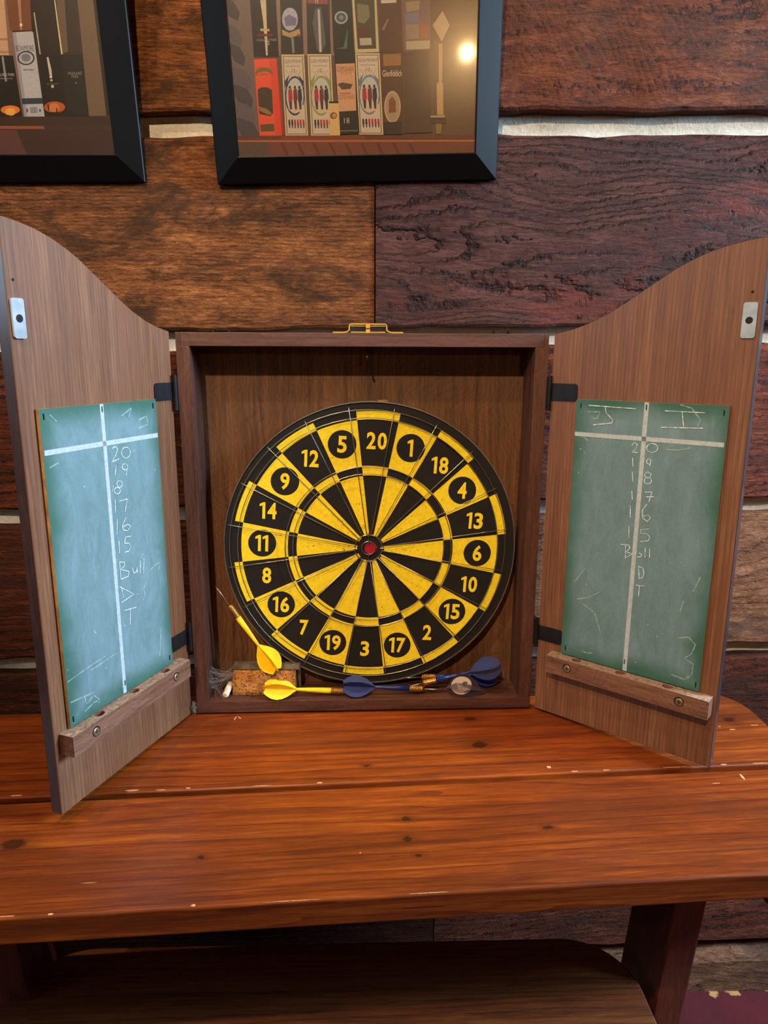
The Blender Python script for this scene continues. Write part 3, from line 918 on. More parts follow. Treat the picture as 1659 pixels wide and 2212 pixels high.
def build_cabinet():
    cab = thing('dartboard_cabinet', 'open wooden dartboard cabinet with two chalkboard doors standing on the table', 'cabinet', CAB)
    for sx in (-1, 1):
        # side panels, rabbeted at the top
        pts = [(0, TH), (TH, TH), (TH, CH - TH), (0.0065, CH - TH), (0.0065, CH), (0, CH)]
        pts = [(sx * (x - HW) * -1 if sx > 0 else x - HW, z) for x, z in pts]
        MB().prism(pts, 0, CD).build('side_panel', M['cabinet'], cab, bevel=0.0008, seg=2)
    MB().box(-HW + 0.0066, HW - 0.0066, 0.0003, CD, CH - TH, CH).build('top_panel', M['cabinet_h'], cab, bevel=0.0008)
    MB().box(-HW, HW, 0.0003, CD, 0, TH).build('bottom_panel', M['cabinet_h'], cab, bevel=0.0008)
    MB().box(-HW + 0.0003, HW - 0.0003, CD + 0.0002, CD + 0.0052, 0.001, CH - 0.001).build('back_panel', M['back'], cab)
    for sgn in (-1, 1):
        for z0, z1 in ((0.475, 0.525), (0.107, 0.154)):
            m = MB()
            x = sgn * (HW + 0.0042)
            m.tube([(x, -0.0015, z0), (x, -0.0015, z1)], 0.0032, 10)
            m.box(min(sgn * (HW - 0.0002), x), max(sgn * (HW - 0.0002), x), 0.0, 0.016, z0 + 0.002, z1 - 0.002)
            m.build('hinge', M['black_iron'], cab, smooth=False)
        build_door(cab, sgn)
    # brass catch on the top edge
    c = MB()
    w2, hgt = 0.0265, 0.0115
    path = [(-0.050, 0), (-0.034, 0), (-0.029, 0.001), (-w2, 0.004), (-w2, hgt - 0.002), (-w2 + 0.002, hgt), (w2 - 0.002, hgt), (w2, hgt - 0.002), (w2, 0.004), (0.029, 0.001), (0.034, 0), (0.050, 0)]
    for (p, q) in zip(path, path[1:]):
        dxx, dzz = q[0] - p[0], q[1] - p[1]
        L = math.hypot(dxx, dzz); nx, nz = -dzz / L * 0.0009, dxx / L * 0.0009
        c.prism([(p[0] - nx, CH + 0.001 + p[1] - nz), (q[0] - nx, CH + 0.001 + q[1] - nz), (q[0] + nx, CH + 0.001 + q[1] + nz), (p[0] + nx, CH + 0.001 + p[1] + nz)], 0.004, 0.020)
    c.box(-0.0245, 0.0245, 0.004, 0.006, CH + 0.0006, CH + 0.002)
    c.box(-0.0245, 0.0245, 0.0045, 0.006, CH + 0.0092, CH + 0.0102)
    c.box(-0.0030, 0.0030, 0.0030, 0.0045, CH + 0.0002, CH + 0.0052)
    c.box(-0.0030, 0.0030, 0.0030, 0.0045, CH + 0.0066, CH + 0.0120)
    o = c.build('catch', M['brass'], cab); o['label'] = 'shiny brass double catch'
    c.v = [v for v in c.v]
    o.location = (0.0055, 0, 0)
    k = MB(); k.box(-0.0245, -0.003, 0.006, 0.018, CH + 0.002, CH + 0.0090); k.box(0.003, 0.0245, 0.006, 0.018, CH + 0.002, CH + 0.0090)
    ko = k.build('magnet', M['black_iron'], cab); ko.location = (0.0055, 0, 0)
    # cup hook under the top
    h = MB(); pts = [(0.004, 0.022, CH - TH), (0.004, 0.022, CH - TH - 0.010)] + [(0.004, 0.022 - 0.005 + 0.005 * math.cos(a), CH - TH - 0.012 - 0.006 * math.sin(a)) for a in [math.radians(q) for q in range(0, 200, 25)]]
    h.tube(pts, 0.0013, 8); h.build('cup_hook', plain('hook_metal', (96, 60, 40), 0.4, 0.8), cab, smooth=True)
    for x in (-0.208, 0.205):
        b = MB(); b.box(x - 0.013, x + 0.013, 0.040, 0.052, CH, CH + 0.0012); b.box(x - 0.012, x - 0.010, 0.040, 0.052, CH, CH + 0.006); b.box(x + 0.010, x + 0.012, 0.040, 0.052, CH, CH + 0.006); b.box(x - 0.012, x + 0.012, 0.040, 0.052, CH + 0.0048, CH + 0.006)
        b.build('hanging_bracket', M['black_iron'], cab)
    return cab
build_cabinet()

# ------------------------------------------------------------------ dartboard
def number_faces(num, wd):
    """bold condensed numerals; the figure 1 has a flag"""
    ds = str(num)
    hgt = 0.0262
    one = [(-0.0008, -hgt / 2), (0.0036, -hgt / 2), (0.0036, hgt / 2), (0.0002, hgt / 2), (-0.0052, hgt / 2 - 0.0030), (-0.0052, hgt / 2 - 0.0068), (-0.0008, hgt / 2 - 0.0052)]
    ws = [0.0088 if d == '1' else 0.0142 for d in ds]
    gap = 0.0026
    tot = sum(ws) + gap * (len(ds) - 1)
    V, F = [], []
    x = -tot / 2
    for d, w in zip(ds, ws):
        if d == '1':
            tri = tessellate_polygon([[Vector((p[0], p[1], 0)) for p in one]])
            tv, tf = one, [tuple(q) for q in tri]
        else:
            tv, tf = text_faces(d, 0.0365, 0.0011, w)
            hh = max(q[1] for q in tv) - min(q[1] for q in tv)
            tv = [(q[0], q[1] * hgt / hh) for q in tv]
        base = len(V)
        V += [(q[0] + x + w / 2, q[1]) for q in tv]
        F += [tuple(base + i for i in f) for f in tf]
        x += w + gap
    return V, F

def build_dartboard():
    R = 0.2285
    cx, cy, cz = 0.0095, 0.0415, 0.2605
    m4 = Matrix.Translation((cx, cy, cz)) @ Matrix.Rotation(PHI, 4, 'Z')
    t = thing('dartboard', 'round black and yellow dartboard hanging inside the open cabinet', 'dartboard', m4)
    rot = math.radians(-3.2)
    YEL, BLK, RED = (252, 222, 34), (20, 16, 14), (168, 14, 44)
    core = MB()
    n = 96
    v = []
    for (y, r) in ((0.020, R - 0.0008), (0.0012, R - 0.0008)):
        v += [(r * math.cos(2 * math.pi * k / n), y, r * math.sin(2 * math.pi * k / n)) for k in range(n)]
    core.add(v, [tuple(range(n)), tuple(range(2 * n - 1, n - 1, -1))] + [(k, (k + 1) % n, n + (k + 1) % n, n + k) for k in range(n)])
    core.build('board_core', M['fibre'], t)
    band = MB()
    v = []
    for (y, r) in ((0.0200, R - 0.0006), (0.0200, R + 0.0004), (-0.0012, R + 0.0004), (-0.0012, R - 0.0008)):
        v += [(r * math.cos(2 * math.pi * k / n), y, r * math.sin(2 * math.pi * k / n)) for k in range(n)]
    band.add(v, [(i * n + k, i * n + (k + 1) % n, ((i + 1) % 4) * n + (k + 1) % n, ((i + 1) % 4) * n + k) for i in range(4) for k in range(n)])
    band.build('rim_band', M['rim'], t)
    # printed face
    order = [20, 1, 18, 4, 13, 6, 10, 15, 2, 17, 3, 19, 7, 16, 8, 11, 14, 9, 12, 5]
    rb, r0, r1, r2, r3, r4 = 0.043 * R, 0.092 * R, 0.508 * R, 0.568 * R, 0.884 * R, 0.940 * R
    p = MB()
    def sector(ra, rbb, a0, a1, c, y, steps=8):
        vv = []
        for k in range(steps + 1):
            a = a0 + (a1 - a0) * k / steps
            vv += [(ra * math.sin(a), y, ra * math.cos(a)), (rbb * math.sin(a), y, rbb * math.cos(a))]
        p.add(vv, [(2 * k, 2 * k + 1, 2 * k + 3, 2 * k + 2) for k in range(steps)], c)
    def dsk(x, z, r, c, y, nn=28):
        p.add([(x + r * math.cos(2 * math.pi * k / nn), y, z + r * math.sin(2 * math.pi * k / nn)) for k in range(nn)], [tuple(range(nn))], c)
    Y0, Y1, Y2, Y3 = 0.0010, 0.0008, 0.0006, 0.0004
    dsk(0, 0, R - 0.001, BLK, Y0, 96)
    st = 2 * math.pi / 20
    rng = random.Random(11)
    for i, num in enumerate(order):
        a0, a1 = rot * -1 + (i - 0.5) * st, rot * -1 + (i + 0.5) * st
        am = (a0 + a1) / 2
        dark = (i % 2 == 0)
        if dark:
            sector(r1, r2, a0, a1, YEL, Y1); sector(r3, r4, a0, a1, YEL, Y1)
        else:
            sector(r0, r1, a0, a1, YEL, Y1); sector(r2, r3, a0, a1, YEL, Y1)
        rn = 0.742 * R
        x, z = rn * math.sin(am), rn * math.cos(am)
        if not dark: dsk(x, z, 0.0955 * R, BLK, Y2)
        wd = 0.0100 if num == 1 else 0.0148 if num < 10 else 0.0245 if num == 11 else 0.0345 if num == 20 else 0.0305
        tv, tf = number_faces(num, wd)
        ca, sa = math.cos(rot), math.sin(rot)
        p.add([(x + ca * q[0] - sa * q[1], Y3, z + sa * q[0] + ca * q[1]) for q in tv], tf, YEL)
        # dart holes and fibre nicks
        if not dark:
            for k in range(34):
                rr = rng.uniform(r0 + 0.008, r3 - 0.004)
                if r1 - 0.001 < rr < r2 + 0.001: continue
                aa = rng.uniform(a0 + 0.02, a1 - 0.02)
                hx, hz = rr * math.sin(aa), rr * math.cos(aa)
                if math.hypot(hx - x, hz - z) < 0.1 * R: continue
                if rng.random() > 0.35 + 0.65 * (1 - rr / R): continue
                s_ = rng.uniform(0.00025, 0.0006)
                ta = math.radians(60 + rng.uniform(-15, 15))
                L = s_ * rng.uniform(1.5, 3.2)
                ux, uz = math.cos(ta), math.sin(ta)
                p.add([(hx + ux * L, Y2, hz + uz * L), (hx - uz * s_, Y2, hz + ux * s_), (hx - ux * L, Y2, hz - uz * L), (hx + uz * s_, Y2, hz - ux * s_)], [(0, 1, 2, 3)], (58, 40, 8))
    dsk(0, 0, r0, BLK, Y1); dsk(0, 0, rb, RED, Y2)
    p.build('printed_face', M['face'], t, recalc=False)
    # wire spider, turned a little against the print
    off = Vector((-0.0035, 0, 0.0012))
    wr = rot + math.radians(1.9)
    YW = -0.0042
    def ring_wire(r, rad, y=YW, nn=72):
        m = MB()
        v = []
        kk = 6
        for k in range(nn):
            a = 2 * math.pi * k / nn
            for j in range(kk):
                b = 2 * math.pi * j / kk
                rr = r + rad * math.cos(b)
                v.append((off.x + rr * math.sin(a), y + rad * math.sin(b), off.z + rr * math.cos(a)))
        m.add(v, [(k * kk + j, ((k + 1) % nn) * kk + j, ((k + 1) % nn) * kk + (j + 1) % kk, k * kk + (j + 1) % kk) for k in range(nn) for j in range(kk)])
        m.build('wire_ring', M['wire'], t, smooth=True)
    for r in (r1 + 0.002, r2 + 0.0005, r3 + 0.0015, r4 + 0.001): ring_wire(r, 0.00062)
    ring_wire(r0 + 0.0004, 0.0008, YW + 0.001, 40); ring_wire(rb + 0.0008, 0.0007, YW + 0.001, 28)
    for i in range(20):
        a = -wr + (i - 0.5) * st
        m = MB()
        pa, pb = r0 - 0.0006, r4 + 0.006
        m.tube([(off.x + pa * math.sin(a), 0.0, off.z + pa * math.cos(a)), (off.x + (pa + 0.001) * math.sin(a), YW - 0.0011, off.z + (pa + 0.001) * math.cos(a)),
                (off.x + (pb - 0.002) * math.sin(a), YW - 0.0011, off.z + (pb - 0.002) * math.cos(a)), (off.x + pb * math.sin(a), YW + 0.0005, off.z + pb * math.cos(a))], 0.00058, 6)
        m.build('radial_wire', M['wire'], t, smooth=True)
    # legs of the bull wires
    for (x, z, ax) in ((0, r0, 1), (0, -r0, 1), (r0, 0, 0), (-r0, 0, 0), (0, rb + 0.001, 1), (0, -rb - 0.001, 1)):
        m = MB()
        d = Vector((0, 0, 0.0028)) if ax else Vector((0.0028, 0, 0))
        c = Vector((off.x + x, YW - 0.0004, off.z + z))
        m.tube([c - d + Vector((0, 0.004, 0)), c - d, c + d, c + d + Vector((0, 0.004, 0))], 0.0006, 6)
        m.build('wire_clip', M['wire'], t)
    hk = MB()
    hk.box(0.010, 0.026, 0.004, 0.018, R - 0.0005, R + 0.0022); hk.build('hanger', M['barrel'], t)
build_dartboard()

# ------------------------------------------------------------------ darts
def flight_wing(L, W):
    """half outline of one moulded wing: x along the dart (0 = front), z outwards"""
    return [(0, 0.0012), (L * 0.10, W * 0.28), (L * 0.25, W * 0.64), (L * 0.42, W * 0.90), (L * 0.58, W * 1.0), (L * 0.74, W * 0.93), (L * 0.88, W * 0.72), (L * 0.98, W * 0.48), (L * 1.0, W * 0.40), (L * 0.955, W * 0.16), (L * 0.93, 0.0)]
def build_dart(name, label, mat, tail, nose, roll=0.0):
    """tail: end of the flight, nose: needle tip, both world points"""
    tail, nose = Vector(tail), Vector(nose)
    ex = (nose - tail).normalized()
    ez = (Vector((0, 0, 1)) - ex * ex.z).normalized() if abs(ex.z) < 0.95 else Vector((0, -1, 0))
    ey = ez.cross(ex)
    m4 = frame4(tail, ex, ey, ez) @ Matrix.Rotation(roll, 4, 'X')
    t = thing(name, label, 'dart', m4, 'darts in the bottom of the cabinet')
    FL, SL, BL = 0.053, 0.054, 0.0225
    s = MB()
    s.lathe([(FL - 0.004, 0.0010), (FL, 0.0026), (FL + 0.010, 0.0031), (FL + SL * 0.6, 0.0042), (FL + SL, 0.0046), (FL + SL, 0.001)], 14)
    s.build('shaft', mat, t, smooth=True)
    b = MB()
    prof = [(FL + SL, 0.001), (FL + SL + 0.0002, 0.0048)]
    k = 8
    for i in range(k):
        x = FL + SL + 0.0004 + (BL - 0.0030) * i / k
        prof += [(x, 0.0046), (x + 0.0005, 0.0054), (x + 0.0013, 0.0054), (x + 0.0018, 0.0046)]
    prof += [(FL + SL + BL - 0.0022, 0.0048), (FL + SL + BL, 0.0034), (FL + SL + BL, 0.0005)]
    b.lathe(prof, 14); b.build('barrel', M['barrel'], t)
    nd = MB()
    L = (nose - tail).length
    nd.lathe([(FL + SL + BL, 0.0013), (L - 0.010, 0.0010), (L, 0.0001)], 8); nd.build('needle', M['needle'], t, smooth=True)
    fl = MB()
    W = 0.0190
    wing = flight_wing(FL, W)
    for q in range(4):
        a = q * math.pi / 2
        ca, sa = math.cos(a), math.sin(a)
        # wing tapers in thickness outwards; front of the wing faces the nose
        pts = [(FL - x, z) for x, z in wing] + [(FL, 0.0)]
        n = len(pts)
        v = []
        for sgn in (-1, 1):
            for (x, z) in pts:
                th = 0.00075 - 0.0004 * z / W
                yy = sgn * th
                v.append((x, ca * yy - sa * z, sa * yy + ca * z))
        tri = tessellate_polygon([[Vector((x, z, 0)) for x, z in pts]])
        f = [tuple(tq) for tq in tri] + [tuple(i + n for i in reversed(tq)) for tq in tri] + [(i, (i + 1) % n, n + (i + 1) % n, n + i) for i in range(n)]
        wm = MB(); wm.add(v, f); wm.build('flight_wing', mat, t)
    return t
FZ = ZB + TH
build_dart('dart', 'yellow dart leaning nose-up against the left wall of the cabinet', M['yellow'], (-0.1395, 0.0150, 0.0660), (-0.2335, 0.0270, 0.2050), 0.62)
build_dart('dart', 'yellow dart lying flat in front of the sponge', M['yellow'], (-0.1610, 0.0105, 0.0392), (-0.0030, 0.0150, 0.0285), 0.72)
build_dart('dart', 'blue dart lying in the middle below the number three', M['blue'], (-0.0357, 0.0150, 0.0395), (0.1240, 0.0150, 0.0310), 0.72)
build_dart('dart', 'upper blue dart of the pair at the right, flight resting against the side panel', M['blue'], (0.2195, 0.0220, 0.0690), (0.0655, 0.0200, 0.0335), 0.35)
build_dart('dart', 'lower blue dart of the pair at the right, mostly hidden under the other', M['blue'], (0.2215, 0.0465, 0.0400), (0.0640, 0.0300, 0.0450), 0.80)

def build_loose_flight():
    org = Vector((0.1570, 0.0015, 0.0275))
    ex = Vector((0.97, -0.02, 0.10)).normalized()
    up = Vector((-0.12, -0.10, 0.98)); ez = (up - ex * up.dot(ex)).normalized(); ey = ez.cross(ex)
    t = thing('dart_flight', 'loose smoky dart flight with a round white printed badge', 'dart flight', frame4(org, ex, ey, ez))
    # faces are in the local x,z plane; -y looks at the room
    out = [(-0.026, 0.016), (-0.017, 0.031), (-0.006, 0.041), (0.010, 0.037), (0.017, 0.030), (0.034, 0.002), (0.010, -0.004), (-0.004, -0.002), (-0.018, 0.002), (-0.024, 0.009)]
    m = MB(); m.prism(out, -0.00015, 0.00015); m.build('wing', M['film'], t)
    m = MB()
    mid = [(-0.026, 0.0190), (-0.010, 0.0245), (0.012, 0.0190), (0.034, 0.0045), (0.012, 0.0150), (-0.008, 0.0185)]
    m.add([(x, 0.0, z) for x, z in mid[:4]] + [(mid[3][0], -0.001, mid[3][1]), (0.012, -0.010, 0.0150), (-0.008, -0.012, 0.0180), (-0.026, -0.004, 0.0185)], [(0, 1, 6, 7), (1, 2, 5, 6), (2, 3, 4, 5)])
    m.build('wing', M['film'], t)
    b = MB()
    cxx, czz, r = -0.002, 0.0185, 0.0165
    b.add([(cxx + r * math.cos(2 * math.pi * k / 40), -0.0004, czz + r * math.sin(2 * math.pi * k / 40)) for k in range(40)], [tuple(range(40))], (226, 204, 178))
    for (ex0, ez0, rx, rz, c) in ((0.002, 0.0165, 0.0050, 0.0042, (150, 136, 126)), (-0.003, 0.0125, 0.0045, 0.0030, (176, 158, 142)), (0.004, 0.0225, 0.0042, 0.0030, (110, 96, 90))):
        b.add([(ex0 + rx * math.cos(2 * math.pi * k / 16), -0.0005, ez0 + rz * math.sin(2 * math.pi * k / 16)) for k in range(16)], [tuple(range(16))], c)
    # TEAM UP along the lower right arc
    for i, ch in enumerate('TEAM UP'):
        if ch == ' ': continue
        a = math.radians(-74 + i * 9.6)
        tv, tf = text_faces(ch, 0.0036, 0.00012)
        ra = r * 0.84
        px, pz = cxx + ra * math.cos(a), czz + ra * math.sin(a)
        rt = a + math.pi / 2
        c, s = math.cos(rt), math.sin(rt)
        b.add([(px + c * q[0] - s * q[1], -0.0006, pz + s * q[0] + c * q[1]) for q in tv], tf, (24, 18, 18))
    b.build('badge', M['flight_print'], t, recalc=False)
build_loose_flight()

# ------------------------------------------------------------------ eraser, chalk, cobweb, splinters
def build_eraser():
    org = (-0.1620, 0.0350, FZ + 0.0006)
    t = thing('chalk_eraser', 'tan sponge eraser with a grey metal back in the left corner', 'eraser', Matrix.Translation(org) @ Matrix.Rotation(-0.03, 4, 'Z'))
    m = MB()
    nx, nz = 16, 8
    rng = random.Random(2)
    x0, x1, y0, y1, z0, z1 = -0.050, 0.050, -0.021, 0.013, 0.0, 0.040
    v = []
    for j in range(nz + 1):
        for i in range(nx + 1):
            x = x0 + (x1 - x0) * i / nx; z = z0 + (z1 - z0) * j / nz
            v.append((x + rng.uniform(-.0007, .0007), y0 + rng.uniform(-0.0008, 0.0008) + (0.003 if j in (0, nz) or i in (0, nx) else 0) + 0.014 * j / nz, z))
    n1 = len(v)
    v += [(x0, y1, z0), (x1, y1, z0), (x1, y1, z1), (x0, y1, z1)]
    f = [(j * (nx + 1) + i, j * (nx + 1) + i + 1, (j + 1) * (nx + 1) + i + 1, (j + 1) * (nx + 1) + i) for j in range(nz) for i in range(nx)]
    f += [tuple([n1 + 1, n1] + list(range(0, nx + 1))), tuple([n1 + 3, n1 + 2] + [nz * (nx + 1) + i for i in range(nx, -1, -1)]),
          tuple([n1, n1 + 3] + [(nz - j) * (nx + 1) for j in range(nz + 1)]), tuple([n1 + 2, n1 + 1] + [j * (nx + 1) + nx for j in range(nz + 1)]), (n1, n1 + 1, n1 + 2, n1 + 3)]
    m.add(v, f); m.build('sponge', M['sponge'], t)
    b = MB()
    b.add([(-0.052, -0.008, 0.0402), (0.055, -0.008, 0.0402), (0.057, 0.010, 0.0455), (-0.050, 0.010, 0.0455), (0.057, 0.0135, 0.0), (-0.050, 0.0135, 0.0),
           (0.0575, -0.0030, 0.036), (0.058, 0.0035, 0.018)],
          [(0, 1, 2, 3), (3, 2, 4, 5), (1, 6, 2), (6, 7, 2), (7, 4, 2)])
    bo = b.build('metal_back', plain('grey_tin', (122, 112, 98), 0.45, 0.7, noise=0.2), t)
    sd = bo.modifiers.new('thickness', 'SOLIDIFY'); sd.thickness = 0.0006
build_eraser()

def build_chalk():
    m4 = frame4((-0.2215, 0.0060, FZ + 0.0058), Vector((0.10, 0.93, 0.20)).normalized(), Vector((-0.99, 0.10, 0)).normalized(), Vector((0, -0.2, 0.98)))
    m = MB()
    m.lathe([(0, 0.0030), (0.0006, 0.0046), (0.003, 0.0052), (0.010, 0.0050), (0.022, 0.0052), (0.030, 0.0049), (0.034, 0.0038), (0.035, 0.001)], 16)
    o = m.build('chalk_stub', plain('dirty_white_chalk', (206, 190, 172), 0.95, spec=0.05, noise=0.25, nscale=120, bump=0.3), smooth=True)
    o.matrix_world = m4
    tag(o, 'short dirty white stick of chalk left of the sponge', 'chalk')
build_chalk()

def build_web():
    """fine dusty threads strung between the side panel, the floor and the sponge"""
    rng = random.Random(9)
    m = MB()
    A = [(-0.2455, 0.004 + 0.040 * rng.random(), FZ + 0.016 + 0.034 * rng.random()) for _ in range(26)]
    B = [(-0.2110 + rng.uniform(-0.004, 0.002), 0.016 + 0.020 * rng.random(), FZ + 0.026 + 0.018 * rng.random()) for _ in range(26)]
    Cc = [(-0.236 + 0.020 * rng.random(), 0.004 + 0.010 * rng.random(), FZ + 0.0005) for _ in range(14)]
    def thread(p, q, sag, r=0.00016):
        p, q = Vector(p), Vector(q)
        pts = []
        for i in range(7):
            u = i / 6
            w = p.lerp(q, u); w.z -= sag * 4 * u * (1 - u)
            w += Vector((rng.uniform(-1, 1), rng.uniform(-1, 1), rng.uniform(-1, 1))) * 0.0006
            pts.append(w)
        m.tube(pts, r, 3, cap=False)
    for p, q in zip(A, B): thread(p, q, rng.uniform(0.002, 0.009), rng.uniform(0.00012, 0.0003))
    for i in range(60): thread(rng.choice(A), rng.choice(A + B), rng.uniform(0, 0.006), 0.00014)
    for q in Cc: thread(rng.choice(A), q, 0.001, 0.00014)
    o = m.build('cobweb', M['web'], recalc=False)
    o['kind'] = 'stuff'
    tag(o, 'grey dusty cobweb in the lower left corner of the cabinet', 'cobweb')
    # second tuft by the lower left door hinge
    m = MB()
    for i in range(60):
        p = (-0.2655 + rng.uniform(-0.007, -0.001), -0.004 + rng.uniform(-0.004, 0.004), ZB + rng.uniform(0.0005, 0.022))
        q = (-0.2655 + rng.uniform(-0.007, 0.002), -0.004 + rng.uniform(-0.006, 0.002), ZB + rng.uniform(0.0005, 0.020))
        thread(p, q, 0.001, rng.uniform(0.00015, 0.0004))
    o = m.build('cobweb', M['web'], recalc=False)
    o['kind'] = 'stuff'
    tag(o, 'small pale cobweb tuft between the left door and the cabinet foot', 'cobweb')
build_web()

def build_splinters():
    mat = plain('pale_splinter', (206, 156, 116), 0.7, noise=0.2)
    spots = [((-0.2035, -0.0140), 0.010, 1.45, 'longer pale wood splinter lying on the table before the cabinet'),
             ((-0.1975, -0.0125), 0.008, 2.2, 'shorter pale wood splinter lying beside the longer one')]
    for (x, y), L, a, lab in spots:
        m = MB()
        m.add([(-L / 2, -0.0009, 0), (L / 2, -0.0006, 0), (L / 2, 0.0006, 0), (-L / 2, 0.0009, 0), (-L / 2, -0.0006, 0.0016), (L / 2, -0.0004, 0.0010), (L / 2, 0.0004, 0.0010), (-L / 2, 0.0006, 0.0016)],
              [(3, 2, 1, 0), (4, 5, 6, 7), (0, 1, 5, 4), (1, 2, 6, 5), (2, 3, 7, 6), (3, 0, 4, 7)])
        o = m.build('wood_splinter', mat)
        o.location = (x, y, 0.05 * (y - 0.052 * x) + 0.0004)
        o.rotation_euler = (0, 0, a)
        tag(o, lab, 'splinter', 'splinters on the table')
build_splinters()


